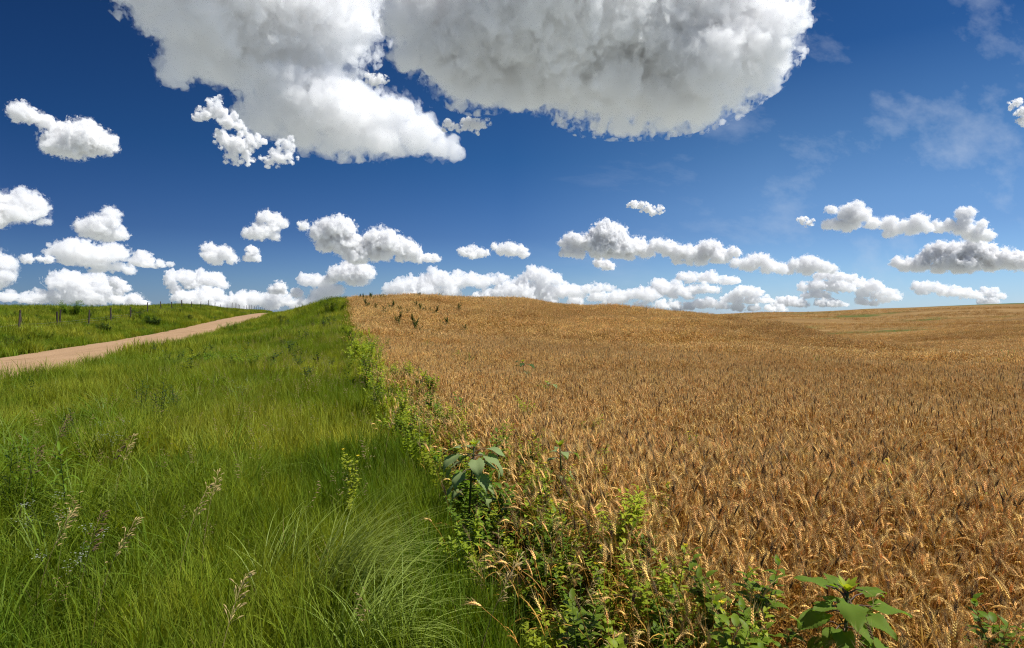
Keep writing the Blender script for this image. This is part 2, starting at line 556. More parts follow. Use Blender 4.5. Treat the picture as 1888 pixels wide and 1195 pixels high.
# ------------------------------------------------------------------ plant shapes
class MB:
    def __init__(self):
        self.v, self.f, self.m = [], [], []

    def strip(self, pts, widths, side, mi=0, fold=0.0):
        """ribbon along pts (n,3); side = (n,3) or (3,) unit vectors; fold lifts the edges into a shallow V"""
        n0 = len(self.v)
        pts = np.asarray(pts, float)
        side = np.broadcast_to(np.asarray(side, float), pts.shape)
        for p, w, s in zip(pts, widths, side):
            self.v.append(tuple(p - s * w))
            self.v.append(tuple(p + s * w))
        for k in range(len(pts) - 1):
            a = n0 + 2 * k
            self.f.append((a, a + 1, a + 3, a + 2))
            self.m.append(mi)

    def tube(self, pts, rads, n=4, mi=0, cap=True):
        pts = np.asarray(pts, float)
        n0 = len(self.v)
        for k, (p, r) in enumerate(zip(pts, rads)):
            d = pts[min(k + 1, len(pts) - 1)] - pts[max(k - 1, 0)]
            d = d / (np.linalg.norm(d) + 1e-9)
            u = np.cross(d, [0.31, .95, .05])
            u /= np.linalg.norm(u) + 1e-9
            w = np.cross(d, u)
            for j in range(n):
                a = 2 * math.pi * j / n
                self.v.append(tuple(p + r * (math.cos(a) * u + math.sin(a) * w)))
        for k in range(len(pts) - 1):
            for j in range(n):
                a, b_ = n0 + k * n + j, n0 + k * n + (j + 1) % n
                self.f.append((a, b_, b_ + n, a + n))
                self.m.append(mi)
        if cap:
            self.f.append(tuple(n0 + (len(pts) - 1) * n + j for j in range(n)))
            self.m.append(mi)

    def leaf(self, base, d, up, L, W, droop=.5, mi=0, nl=6, prof=None, fold=.25, wave=0.0, ph=0.0):
        """leaf blade with a midrib: base point, direction, up vector"""
        d = np.asarray(d, float)
        d /= np.linalg.norm(d)
        up = np.asarray(up, float)
        sd = np.cross(d, up)
        sd /= np.linalg.norm(sd) + 1e-9
        up = np.cross(sd, d)
        n0 = len(self.v)
        p = np.asarray(base, float).copy()
        cur = d.copy()
        for k in range(nl + 1):
            q = k / nl
            w = W * (prof(q) if prof else 2.0 * (q + .02) ** .55 * max(0, 1 - q) ** .95)
            lift = fold * w
            wv = wave * W * math.sin(q * 9 + ph)
            nrm = np.cross(sd, cur)
            self.v.append(tuple(p - sd * w + nrm * (lift + wv)))
            self.v.append(tuple(p))
            self.v.append(tuple(p + sd * w + nrm * (lift - wv)))
            a = -droop / nl * (0.5 + q)
            cur = cur * math.cos(a) + nrm * math.sin(a)
            cur /= np.linalg.norm(cur)
            p = p + cur * (L / nl)
        for k in range(nl):
            a = n0 + 3 * k
            for c_ in (0, 1):
                self.f.append((a + c_, a + c_ + 1, a + c_ + 4, a + c_ + 3))
                self.m.append(mi)

    def blade_leaf(self, base, d, L, W, droop, rnd, mi=0):
        """broad heart-shaped leaf with puckered side veins, a wavy toothed margin and a folded midrib"""
        d = np.asarray(d, float) / np.linalg.norm(d)
        sd = np.cross(d, [0, 0, 1.0])
        sd /= np.linalg.norm(sd)
        rows, cols = 19, 9
        n0 = len(self.v)
        p, cur = np.asarray(base, float).copy(), d.copy()
        ph, fold, tw = rnd.uniform(0, 6), rnd.uniform(.10, .28), rnd.gauss(0, .25)
        for k in range(rows):
            q = k / (rows - 1)
            w = W * (min(1.0, .45 + 2.6 * q) if q < .22 else 1.0) * (max(0.0, 1 - max(0, q - .18) / .82) ** .8)
            w *= 1 + .07 * ((k % 2) * 2 - 1) * (q > .05) * (q < .95)
            back = .10 * L * max(0, 1 - q / .2)                    # lobes reach back past the stalk
            a = tw * q
            sdk = sd * math.cos(a) + np.cross(cur, sd) * math.sin(a)
            nrm = np.cross(sdk, cur)
            for j in range(cols):
                u = (j / (cols - 1) - .5) * 2
                vein = .012 * L * math.cos(math.pi * (k + 2.4 * abs(u))) * (abs(u) < .9) * (.4 + abs(u))
                h = fold * w * abs(u) ** 1.2 - .10 * w * abs(u) ** 3 + vein + .045 * L * abs(u) ** 2 * math.sin(q * 8 + ph + 2.2 * (u > 0))
                self.v.append(tuple(p + sdk * (w * u) + nrm * h - cur * (back * abs(u) ** 1.5)))
            b_ = -droop / rows * (.4 + 1.2 * q)
            nn = np.cross(sd, cur)
            cur = cur * math.cos(b_) + nn * math.sin(b_)
            p = p + cur * (L / (rows - 1))
        for k in range(rows - 1):
            for j in range(cols - 1):
                a = n0 + k * cols + j
                self.f.append((a, a + 1, a + cols + 1, a + cols))
                self.m.append(mi)

    def build(self, name, mats, parent=None, smooth=True, link=True):
        me = bpy.data.meshes.new(name)
        me.from_pydata(self.v, [], self.f)
        for m in (mats if isinstance(mats, (list, tuple)) else [mats]):
            me.materials.append(m)
        me.polygons.foreach_set('material_index', np.asarray(self.m, np.int32))
        me.polygons.foreach_set('use_smooth', np.full(len(self.f), smooth))
        me.update()
        o = bpy.data.objects.new(name, me)
        if link:
            COL.objects.link(o)
        if parent is not None:
            o.parent = parent
        return o


def arc(base, az, L, lean, bend, n):
    """n+1 points of a stem starting at angle `lean` from upright towards az and bending by `bend` radians on the way"""
    pts = [np.asarray(base, float)]
    for k in range(n):
        a = lean + bend * ((k + .5) / n) ** 1.4
        pts.append(pts[-1] + L / n * np.array([math.sin(a) * math.cos(az), math.sin(a) * math.sin(az), math.cos(a)]))
    return np.array(pts)


def blade(mb, rnd, base, az, L, w, lean, bend, n=4, mi=0, twist=0.0):
    p = arc(base, az, L, lean, bend, n)
    a = az + math.pi / 2 + rnd.uniform(-.7, .7)
    sd = np.array([[math.cos(a + twist * k / n), math.sin(a + twist * k / n), 0] for k in range(n + 1)])
    ws = [w * (.75 + .5 * q if q < .45 else 1.0 * (1 - ((q - .45) / .55) ** 1.6) + .04) for q in np.linspace(0, 1, n + 1)]
    mb.strip(p, ws, sd, mi)


WIND = R(20)                      # plants lean a little to the right

M_BLADE = mat('grass_blade', (.165, .235, .014), .6, .44, (1.45, 1.28, .4), .32, .016, .12, ((.33, .355, .04), .4))
M_NEAR = mat('fine_grass_blade', (.115, .185, .010), .6, .44, (1.45, 1.28, .4), .34, .016, .15, ((.22, .28, .02), .7))
M_BLADE2 = mat('broad_grass_blade', (.15, .225, .016), .5, .40, (1.4, 1.3, .5), .18, .015, .2, ((.20, .26, .02), .4))
M_PALE = mat('arching_grass_blade', (.30, .38, .07), .5, .34, (1.25, 1.2, .5), .15, .01, .25)
M_STRAW = mat('dry_grass_straw', (.40, .29, .13), .7, .25, None, .2, .015)
M_EAR = mat('wheat_ear', (.93, .60, .19), .6, .12, (1.2, 1, .7), .36, .014, .3, ((.60, .33, .09), .06))
M_STEM = mat('wheat_straw', (.46, .245, .042), .65, .14, (1.2, 1, .6), .28, .015, .25, ((.34, .175, .036), .085))
M_AWN = mat('wheat_awn', (.74, .52, .21), .5, .3, None, .2, .01, .3)
M_DARK = mat('shaded_ear', (.11, .065, .03), .8, .05, None, .2, .01)  # ear colour darkened to stand in for the shaded side of upright ears


def proto_set(name, makers):
    c = bpy.data.collections.new(name)
    for k, mk in enumerate(makers):
        o = mk(k)
        c.objects.link(o)
    return c


def wheat_stalk(mb, rnd, x, y, detail):
    """one stalk of bearded wheat with its ear; detail 2 near, 1 middle, 0 far"""
    az = WIND + rnd.gauss(0, 1.5)
    H = rnd.gauss(.72, .06)
    nod = rnd.choice([.15, .35, .7, 1.2, 1.7, 2.1]) * rnd.uniform(.7, 1.2)
    lean = rnd.uniform(.0, .2)
    dark = rnd.random() < (.26 if nod < .5 else .07)  # mostly upright ears take the painted shade
    n = (3, 4, 6)[detail]
    p = arc((x, y, 0), az, H, lean, nod * .45, n)
    side = np.array([math.cos(az + 1.57), math.sin(az + 1.57), 0])
    if detail == 2:
        mb.tube(p, np.linspace(.0019, .0012, len(p)), 3, 0, False)
    else:
        mb.strip(p, np.full(len(p), (.0032, .0023)[detail]), side, 0)
    # ear
    d = p[-1] - p[-2]
    a = math.atan2(math.hypot(d[0], d[1]), d[2])
    L = rnd.uniform(.06, .088)
    e = arc(p[-1], az, L, a, nod * .55, (2, 3, 6)[detail])
    mi = 3 if dark else 1
    if detail == 2:
        # two rows of spikelets
        for k in range(11):
            q = (k + .5) / 11
            i = min(int(q * 6), 5)
            c_ = e[i] + (e[i + 1] - e[i]) * (q * 6 - i)
            dr = e[i + 1] - e[i]
            dr = dr / np.linalg.norm(dr)
            s = side * (1 if k % 2 else -1)
            o = dr * .9 + s * .45
            r = .0043 * math.sin(math.pi * min(.97, q * .8 + .2)) + .001
            mb.tube([c_ + s * .001, c_ + o * .005 + s * .0016, c_ + o * .0125], [r * .55, r, r * .15], 4, mi, False)
            # awns
            for _ in range(2):
                w = dr * rnd.uniform(.8, 1.0) + s * rnd.uniform(.15, .42) + np.array([rnd.gauss(0, .16), rnd.gauss(0, .16), rnd.gauss(.02, .14)])
                w /= np.linalg.norm(w)
                La = rnd.uniform(.04, .065)
                b0 = c_ + o * .011
                sd = np.cross(w, [rnd.gauss(0, 1), rnd.gauss(0, 1), rnd.gauss(0, 1)])
                sd /= np.linalg.norm(sd) + 1e-9
                n0 = len(mb.v)
                mb.v += [tuple(b0 - sd * .0007), tuple(b0 + sd * .0007), tuple(b0 + w * La + np.array([0, 0, -.004]))]
                mb.f.append((n0, n0 + 1, n0 + 2))
                mb.m.append(3 if dark and rnd.random() < .4 else 2)
    elif detail == 1:
        mb.tube(e, [.0025, .0052, .0045, .0012], 4, mi, False)
        for _ in range(6):
            k = rnd.randrange(1, 4)
            dr = e[k] - e[k - 1]
            w = dr / np.linalg.norm(dr) + np.array([rnd.gauss(0, .33), rnd.gauss(0, .33), rnd.gauss(0, .25)])
            w /= np.linalg.norm(w)
            sd = np.cross(w, [rnd.gauss(0, 1), rnd.gauss(0, 1), rnd.gauss(0, 1)])
            sd /= np.linalg.norm(sd) + 1e-9
            n0 = len(mb.v)
            mb.v += [tuple(e[k] - sd * .0013), tuple(e[k] + sd * .0013), tuple(e[k] + w * rnd.uniform(.06, .09))]
            mb.f.append((n0, n0 + 1, n0 + 2))
            mb.m.append(2)
    else:
        mb.tube(e, [.004, .0085, .0035], 3, mi, False)
        w = (e[-1] - e[-2]) / np.linalg.norm(e[-1] - e[-2])
        for sg in (-1, 1):
            n0 = len(mb.v)
            mb.v += [tuple(e[1] - side * .004 * sg), tuple(e[1] + side * .006 * sg), tuple(e[-1] + w * .05 + side * .03 * sg)]
            mb.f.append((n0, n0 + 1, n0 + 2))
            mb.m.append(2)
    # dry leaves on the stalk
    for _ in range((1, 2, 3)[detail]):
        q = rnd.uniform(.25, .85)
        k = int(q * n)
        b0 = p[min(k, n - 1)]
        blade(mb, rnd, b0, rnd.uniform(0, 6.28), rnd.uniform(.10, .22), (.006, .004, .0035)[detail], rnd.uniform(.3, .9), rnd.uniform(.8, 2.2), (2, 2, 4)[detail], 0, rnd.uniform(-1, 1))


WM = [M_STEM, M_EAR, M_AWN, M_DARK]


def mk_wheat(detail, count, radius, name):
    def f(k):
        rnd = random.Random(100 * detail + k)
        mb = MB()
        for j in range(count):
            r = radius * math.sqrt(rnd.random()) if count > 1 else 0
            a = rnd.uniform(0, 6.28)
            wheat_stalk(mb, rnd, r * math.cos(a), r * math.sin(a), detail)
        return mb.build(name, WM, link=False)
    return f


def mk_grass(count, radius, H, w, segs, name, m, lean=.12, bend=.55, spread=.5):
    def f(k):
        rnd = random.Random(7000 + k)
        mb = MB()
        for j in range(count):
            r = radius * math.sqrt(rnd.random())
            a = rnd.uniform(0, 6.28)
            az = WIND + rnd.gauss(0, 1.3)
            blade(mb, rnd, (r * math.cos(a), r * math.sin(a), 0), az, H * rnd.uniform(.55, 1.15), w * rnd.uniform(.7, 1.3),
                  abs(rnd.gauss(0, lean)) + .03, abs(rnd.gauss(bend, spread)), segs, 0, rnd.uniform(-.8, .8))
        return mb.build(name, m, link=False)
    return f


def mk_arch(count, radius, name):
    """tussock of broad arching grass"""
    def f(k):
        rnd = random.Random(7700 + k)
        mb = MB()
        for j in range(count):
            r = radius * math.sqrt(rnd.random())
            a = rnd.uniform(0, 6.28)
            blade(mb, rnd, (r * math.cos(a), r * math.sin(a), 0), a + rnd.gauss(0, .5), rnd.uniform(.45, .8), rnd.uniform(.003, .0055),
                  rnd.uniform(.05, .35), rnd.uniform(.9, 2.3), 6, 0, rnd.uniform(-.5, .5))
        return mb.build(name, M_BLADE2, link=False)
    return f


def panicle(mb, rnd, x, y, H, mi_stem=0, mi_head=1):
    """flowering grass stem with a one-sided drooping head (brome)"""
    az = WIND + rnd.gauss(0, .6)
    p = arc((x, y, 0), az, H, rnd.uniform(0, .12), rnd.uniform(.1, .5), 5)
    mb.tube(p, np.linspace(.0016, .0008, 6), 3, mi_stem, False)
    for k in range(16):
        q = rnd.uniform(.66, 1.0)
        i = min(int(q * 5), 4)
        b0 = p[i] + (p[i + 1] - p[i]) * (q * 5 - i)
        a = az + rnd.gauss(0, .8)
        br = arc(b0, a, rnd.uniform(.015, .05) * (1.3 - q) * 3 + .008, .35, 1.1, 2)
        mb.strip(br, [.0005] * 3, (math.cos(a + 1.57), math.sin(a + 1.57), 0), mi_stem)
        d = arc(br[-1], a, rnd.uniform(.018, .03), 1.1, .9, 2)
        mb.tube(d, [.0014, .0028, .0005], 4, mi_head, False)


def mk_panicle(count, radius, name):
    def f(k):
        rnd = random.Random(4400 + k)
        mb = MB()
        for j in range(count):
            panicle(mb, rnd, rnd.gauss(0, radius), rnd.gauss(0, radius), rnd.uniform(.5, .75))
        return mb.build(name, [M_BLADE, M_STRAW], link=False)
    return f


def scatter(name, pts, protos, scale=(.85, 1.15), tilt=.08, seed=0, swell=0.0, size=2.5):
    """one object of many plants: points with a turn, a size and a choice of plant, grown by geometry nodes"""
    rs = np.random.RandomState(seed)
    n = len(pts)
    rot = np.stack([rs.normal(0, tilt, n), rs.normal(0, tilt, n), rs.uniform(0, 6.283, n)], 1)
    scl = rs.uniform(scale[0], scale[1], n)
    if swell:                                   # taller and lodged places in the stand
        scl = scl * (1 + swell * (2 * fbm(pts[:, 0] / size, pts[:, 1] / size, pts[:, 0] * 0 + seed * 0, 3) - 1))
    idx = rs.randint(0, len(protos.objects), n)
    return pts, rot, scl, idx, protos


def grow(name, sets):
    """object made of several scatter sets"""
    me = bpy.data.meshes.new(name)
    P = np.concatenate([s[0] for s in sets])
    me.vertices.add(len(P))
    me.vertices.foreach_set('co', P.astype(np.float32).ravel())
    for nm, ty, key, k in (('turn', 'FLOAT_VECTOR', 'vector', 1), ('size', 'FLOAT', 'value', 2), ('pick', 'INT', 'value', 3)):
        a = me.attributes.new(nm, ty, 'POINT')
        v = np.concatenate([s[k] for s in sets])
        a.data.foreach_set(key, (v.astype(np.int32) if ty == 'INT' else v.astype(np.float32)).ravel())
    a = me.attributes.new('bed', 'INT', 'POINT')
    a.data.foreach_set('value', np.concatenate([np.full(len(s[0]), i, np.int32) for i, s in enumerate(sets)]))
    o = bpy.data.objects.new(name, me)
    COL.objects.link(o)
    g = bpy.data.node_groups.new(name, 'GeometryNodeTree')
    g.interface.new_socket('Geometry', in_out='INPUT', socket_type='NodeSocketGeometry')
    g.interface.new_socket('Geometry', in_out='OUTPUT', socket_type='NodeSocketGeometry')
    gi, go = g.nodes.new('NodeGroupInput'), g.nodes.new('NodeGroupOutput')
    jn = g.nodes.new('GeometryNodeJoinGeometry')
    na_ = {}
    for nm, ty in (('turn', 'FLOAT_VECTOR'), ('size', 'FLOAT'), ('pick', 'INT'), ('bed', 'INT')):
        q = g.nodes.new('GeometryNodeInputNamedAttribute')
        q.data_type = ty
        q.inputs[0].default_value = nm
        na_[nm] = q.outputs[0]
    for i, s in enumerate(sets):
        cmpn = g.nodes.new('FunctionNodeCompare')
        cmpn.data_type = 'INT'
        cmpn.operation = 'EQUAL'
        g.links.new(na_['bed'], cmpn.inputs[2])
        cmpn.inputs[3].default_value = i
        ip = g.nodes.new('GeometryNodeInstanceOnPoints')
        ci = g.nodes.new('GeometryNodeCollectionInfo')
        ci.inputs[0].default_value = s[4]
        ci.inputs[1].default_value = True
        ci.inputs[2].default_value = True
        g.links.new(gi.outputs[0], ip.inputs['Points'])
        g.links.new(cmpn.outputs[0], ip.inputs['Selection'])
        g.links.new(ci.outputs[0], ip.inputs['Instance'])
        ip.inputs['Pick Instance'].default_value = True
        g.links.new(na_['pick'], ip.inputs['Instance Index'])
        g.links.new(na_['turn'], ip.inputs['Rotation'])
        g.links.new(na_['size'], ip.inputs['Scale'])
        g.links.new(ip.outputs[0], jn.inputs[0])
    g.links.new(jn.outputs[0], go.inputs[0])
    md = o.modifiers.new('plants', 'NODES')
    md.node_group = g
    return tag(o, kind='stuff')


def wedge(r0, r1, dens, seed, half=48):
    """random points per square metre in the part of the land the picture can see"""
    rs = np.random.RandomState(seed)
    n = int(math.radians(2 * half) / 2 * (r1 * r1 - r0 * r0) * dens)
    r = np.sqrt(rs.uniform(r0 * r0, r1 * r1, n))
    a = np.radians(rs.uniform(-half, half, n))
    return r * np.sin(a), r * np.cos(a)


def keep(x, y, m):
    x, y = x[m], y[m]
    return np.stack([x, y, ground_z(x, y)], 1)


def wheat_mask(x, y, rs):
    s, t = st(x, y)
    j = rs.normal(0, .16, len(x))
    thin = np.clip((t - edge_t(s) - .15) / np.interp(s, [0, 4, 8, 20, 40], [1.35, 1.3, 1.05, .6, .4]), .08, 1) ** 1.4    # thinner stand along the field edge
    for (cx, cy, cr) in CLEAR:
        thin = thin * np.where(np.hypot(x - cx, y - cy) < cr * rs.uniform(.6, 1.2, len(x)), .10, 1)
    return (t + j > edge_t(s)) & (t > edge_t(s) - .03) & (rs.rand(len(x)) < thin)


def grass_mask(x, y, rs):
    s, t = st(x, y)
    j = rs.normal(0, .12, len(x))
    return ((t + j < edge_t(s) + .05) & (np.abs(t - ROAD_T) > ROAD_W + .15 + np.abs(j)))


_b = at(1556, 1062, .9)            # the crop stands thin round the big sunflower
CLEAR = [(_b.x, _b.y, .30), (_b.x * .86, _b.y * .86, .34), (_b.x * .72, _b.y * .72, .3)]
rsv = np.random.RandomState(5)
PW2 = proto_set('wheat stalks close', [mk_wheat(2, 1, 0, 'wheat_stalk') for _ in range(24)])
PW1 = proto_set('wheat clumps', [mk_wheat(1, 7, .11, 'wheat_clump') for _ in range(12)])
PW0 = proto_set('wheat clumps far', [mk_wheat(0, 14, .26, 'wheat_patch') for _ in range(10)])
sets = []
x, y = wedge(1.2, 8, 560, 1, 52)
sets.append(scatter('w', keep(x, y, wheat_mask(x, y, rsv)), PW2, (.88, 1.1), .07, 1, .2))
x, y = wedge(8, 26, 82, 2)
sets.append(scatter('w', keep(x, y, wheat_mask(x, y, rsv)), PW1, (.88, 1.1), .08, 2, .24))
x, y = wedge(26, 76, 24, 3)
sets.append(scatter('w', keep(x, y, wheat_mask(x, y, rsv)), PW0, (.85, 1.12), .08, 3, .4, 5))
x, y = wedge(76, 150, 3.0, 4)
p = keep(x, y, wheat_mask(x, y, rsv))
p[:, 2] -= .62 * sstep(74, 150, np.hypot(p[:, 0], p[:, 1]))
sets.append(scatter('w', p, PW0, (.9, 1.2), .06, 4))
x, y = wedge(150, 300, .55, 5, 44)
m = wheat_mask(x, y, rsv) & (x > 0) & (fbm(x / 22 + 3, y / 14, x * 0, 4) < .60)
p = keep(x, y, m)
p[:, 2] -= .85
sets.append(scatter('w', p, PW0, (1.4, 1.9), .06, 5))
print('wheat', [len(s[0]) for s in sets])
wheat = grow('wheat', sets)
wheat['label'] = 'ripe golden brown bearded wheat standing over the whole right field'

PG2 = proto_set('grass close', [mk_grass(22, .07, .44, .0024, 5, 'grass_clump', M_NEAR) for _ in range(14)])
PG1 = proto_set('grass middle', [mk_grass(40, .17, .44, .0036, 3, 'grass_clump', M_BLADE) for _ in range(10)])
PG0 = proto_set('grass far', [mk_grass(60, .42, .46, .0085, 3, 'grass_patch', M_BLADE) for _ in range(8)])
PGB = proto_set('broad grass', [mk_arch(34, .09, 'grass_tussock') for _ in range(6)])
PP = proto_set('grass heads', [mk_panicle(1, 0, 'grass_head') for _ in range(8)])
sets = []
x, y = wedge(1.3, 7.5, 150, 11, 52)
sets.append(scatter('g', keep(x, y, grass_mask(x, y, rsv)), PG2, (.75, 1.15), .08, 11, .35, 1.4))
x, y = wedge(7.5, 26, 36, 12)
sets.append(scatter('g', keep(x, y, grass_mask(x, y, rsv)), PG1, (.8, 1.25), .1, 12, .45, 2.0))
x, y = wedge(26, 110, 9, 13)
sets.append(scatter('g', keep(x, y, grass_mask(x, y, rsv)), PG0, (.7, 1.3), .1, 13, .5, 3.5))
x, y = wedge(110, 190, 2.5, 14)
p = keep(x, y, grass_mask(x, y, rsv) & (x < 0))
sets.append(scatter('g', p, PG0, (.5, .9), .06, 14))
# taller broad grass along the near road verge and in drifts
x, y = wedge(3.5, 60, 9, 15)
s_, t_ = st(x, y)
dr = fbm(x * .35, y * .35, x * 0, 3)
m = grass_mask(x, y, rsv) & (((t_ > -7.1) & (t_ < -4.2) & (dr > .38)) | ((t_ > -4.6) & (t_ < -.6) & (dr > .53) & (s_ < 26)) | ((t_ < -11.3) & (dr > .6)))
m &= (rsv.rand(len(x)) < np.interp(np.hypot(x, y), [5, 25, 60], [1, .8, .35]))
sets.append(scatter('g', keep(x, y, m), PGB, (.7, 1.15), .08, 15))
# seed heads of the grass
x, y = wedge(3.0, 45, 9, 16)
s_, t_ = st(x, y)
dr = fbm(x * .45 + 9, y * .45, x * 0, 3)
m = grass_mask(x, y, rsv) & (t_ > -3.2) & (t_ < 1.2) & (dr > .41) & (rsv.rand(len(x)) < np.interp(np.hypot(x, y), [3, 6, 12, 25, 45], [.12, .5, 1, 1, .4]))
sets.append(scatter('g', keep(x, y, m), PP, (.7, 1.05), .08, 16))
# last year's straw among the green
PS = proto_set('dead straw', [mk_grass(7, .10, .42, .0022, 4, 'dead_straw', M_STRAW, .3, .7, .6) for _ in range(5)])
x, y = wedge(1.8, 28, 7, 17, 52)
m = grass_mask(x, y, rsv) & (fbm(x * .6 + 5, y * .6, x * 0, 3) > .47)
sets.append(scatter('g', keep(x, y, m), PS, (.7, 1.1), .15, 17))
print('grass', [len(s[0]) for s in sets])
grass = grow('grass', sets)
grass['label'] = 'lush green grass on the roadside slope and the bank beyond the road'
# ------------------------------------------------------------------ fence along the road bank
M_WOOD = mat('weathered_post_wood', (.075, .06, .048), .9, 0, None, .25, .01, .1)
M_WIRE = mat('fence_wire', (.22, .21, .2), .55, 0, None, 0, 0, .5)


def thing(name, loc, label, cat, group=None, rz=0.0, scale=1.0):
    o = bpy.data.objects.new(name, None)
    o.empty_display_size = .1
    o.location = loc
    o.rotation_euler = (0, 0, rz)
    o.scale = (scale,) * 3
    COL.objects.link(o)
    return tag(o, label, cat, group)


def off_road(p):
    """nearest spot on the grass for a plant that would stand on the gravel"""
    s, t = st(p.x, p.y)
    d = t - ROAD_T
    lim = ROAD_W + .55
    if abs(d) < lim:
        x, y = xy(s, ROAD_T + (lim if d > 0 else -lim - .3))
        p = Vector((x, y, float(ground_z(x, y)[0])))
    return p


def copy_thing(o, loc, rz, scale, label, group=None):
    c = o.copy()
    COL.objects.link(c)
    c.location, c.rotation_euler, c.scale = loc, (0, 0, rz), (scale,) * 3
    tag(c, label, None, group)
    for ch in list(o.children):
        k = ch.copy()
        COL.objects.link(k)
        k.parent = c
    return c


POSTS = [-92, -26, 33.5, 39, 105, 109.5, 163, 204, 241, 272, 297, 317, 335, 353, 370, 384, 396, 407, 419, 428, 435, 439, 442, 450, 454.5, 460, 464.5, 469, 472.5, 476.5, 480.5, 484, 487.5]
rnd = random.Random(3)
pp = []
for px in POSTS:
    u = (px - 944) / F
    dpt = 15.3 / (-.32 - u)
    x, y = u * dpt, dpt
    if px in (39, 109.5):
        y += .9
        x = (px - 944) / F * y
    pp.append((x, y, float(ground_z(x, y)[0])))
fence = thing('wire_fence', pp[2], 'dark wooden post and wire fence on the grassy bank left of the road', 'fence')
tops = []
for k, (x, y, z) in enumerate(pp):
    mb = MB()
    h = float(np.interp(px, [0, 240, 330, 490], [.62, .84, 1.05, 1.18])) + rnd.uniform(-.06, .08)
    lx, ly = rnd.gauss(0, .035), rnd.gauss(0, .035)
    r = rnd.uniform(.030, .042) * (1.25 if px > 330 else 1)
    pts = [(0, 0, -.3), (lx * .3, ly * .3, h * .35), (lx, ly, h), (lx * 1.02, ly, h + .012)]
    mb.tube(pts, [r * 1.05, r, r * .93, r * .7], 9)
    o = mb.build('post', M_WOOD, fence, smooth=False)
    o.location = Vector((x, y, z)) - Vector(pp[2])
    tops.append((x + lx * .8 - pp[2][0], y + ly * .8 - pp[2][1], z - pp[2][2], h))
main = [tops[k] for k in range(len(pp)) if POSTS[k] not in (39, 109.5)]
for q in (.45, .70, .93):
    mb = MB()
    pts = []
    for k in range(len(main) - 1):
        a, c = main[k], main[k + 1]
        for f in (0, .25, .5, .75):
            sag = -.05 * 4 * f * (1 - f)
            pts.append((a[0] + (c[0] - a[0]) * f, a[1] + (c[1] - a[1]) * f, a[2] + (c[2] - a[2]) * f + q * .66 + sag))
    mb.tube(pts, [.0035] * len(pts), 4)
    mb.build('wire', M_WIRE, fence)

# ------------------------------------------------------------------ weeds
M_LEAF = mat('bright_weed_leaf', (.34, .42, .032), .5, .45, (1.35, 1.25, .45), .2, .015, .2)
M_LEAF2 = mat('fresh_green_leaf', (.15, .23, .018), .5, .40, (1.35, 1.3, .5), .2, .015, .2)
M_DKLEAF = mat('dark_weed_leaf', (.06, .10, .02), .5, .30, (1.3, 1.4, .5), .15, .01, .2)
M_SUNF = mat('sunflower_leaf', (.20, .30, .045), .55, .55, (1.25, 1.35, .15), .05, .006, .1)
M_SUNG = mat('pale_sunflower_leaf', (.26, .33, .13), .6, .32, (1.0, 1.3, .25), .05, .006, .12)
M_STALK = mat('weed_stem', (.07, .095, .03), .6, .1, None, .1, .01)
M_PURP = mat('ruddy_leaf_stalk', (.16, .10, .075), .5, .1)
M_YEL = mat('yellow_petal', (.80, .58, .02), .6, .3)
M_WHT = mat('white_petal', (.52, .54, .44), .6, .3)
M_RUDDY = mat('ruddy_grass_head', (.23, .145, .075), .7, .2)
M_TANH = mat('tan_grass_head', (.56, .43, .17), .7, .3)


def flower(mb, c, r, rnd, n=5):
    tilt = np.array([rnd.gauss(0, .5), rnd.gauss(0, .5), 1.0])
    for k in range(n):
        a = 2 * math.pi * k / n + rnd.uniform(-.2, .2)
        d = np.array([math.cos(a), math.sin(a), .25])
        mb.leaf(c, d, tilt, r, r * .36, .5, 0, 3, None, .1)


def leafy(seed, H, branches=6, leaf=.045, width=.4, m=M_LEAF, dens=1.0, flowers=0, spread=.5):
    """branching broadleaf weed: stem, foliage, flowers"""
    rnd = random.Random(seed)
    st_, fo, fl = MB(), MB(), []
    main = arc((0, 0, 0), WIND + rnd.gauss(0, 1), H, rnd.uniform(.03, .15), rnd.uniform(0, .3), 8)
    st_.tube(main, np.linspace(.005, .0015, 9) * (H / .8), 5)
    axes = [(main, 1.0)]
    for k in range(branches):
        q = rnd.uniform(.2, .8)
        i = min(int(q * 8), 7)
        b0 = main[i] + (main[i + 1] - main[i]) * (q * 8 - i)
        br = arc(b0, rnd.uniform(0, 6.28), H * rnd.uniform(.3, .55) * (1.15 - q * .5), rnd.uniform(.35, .35 + spread), -rnd.uniform(0, .4), 6)
        st_.tube(br, np.linspace(.0028, .0009, 7) * (H / .8), 4)
        axes.append((br, .85))
    for ax, sz in axes:
        n = max(6, int(len(ax) * 2.6 * dens * (1.5 if ax is main else 1)))
        ph = rnd.uniform(0, 6.28)
        for k in range(n):
            q = .12 + .88 * (k + rnd.random()) / n
            i = min(int(q * (len(ax) - 1)), len(ax) - 2)
            c = ax[i] + (ax[i + 1] - ax[i]) * (q * (len(ax) - 1) - i)
            a = ph + k * 2.4 + rnd.gauss(0, .3)
            up = rnd.uniform(.1, .7) + (q > .9) * .6
            L = leaf * sz * rnd.uniform(.6, 1.25) * (1.15 - .5 * q)
            d = np.array([math.cos(a), math.sin(a), up])
            fo.leaf(c, d, (0, 0, 1), L, L * width, rnd.uniform(.2, 1.2), 0, 5, None, rnd.uniform(.1, .35), .06, rnd.uniform(0, 6))
    for k in range(flowers):
        ax = axes[k % len(axes)][0]
        mb = MB()
        flower(mb, ax[-1] + np.array([0, 0, .01]), .017, rnd)
        fl.append(mb)
    return st_, fo, m, fl, M_YEL


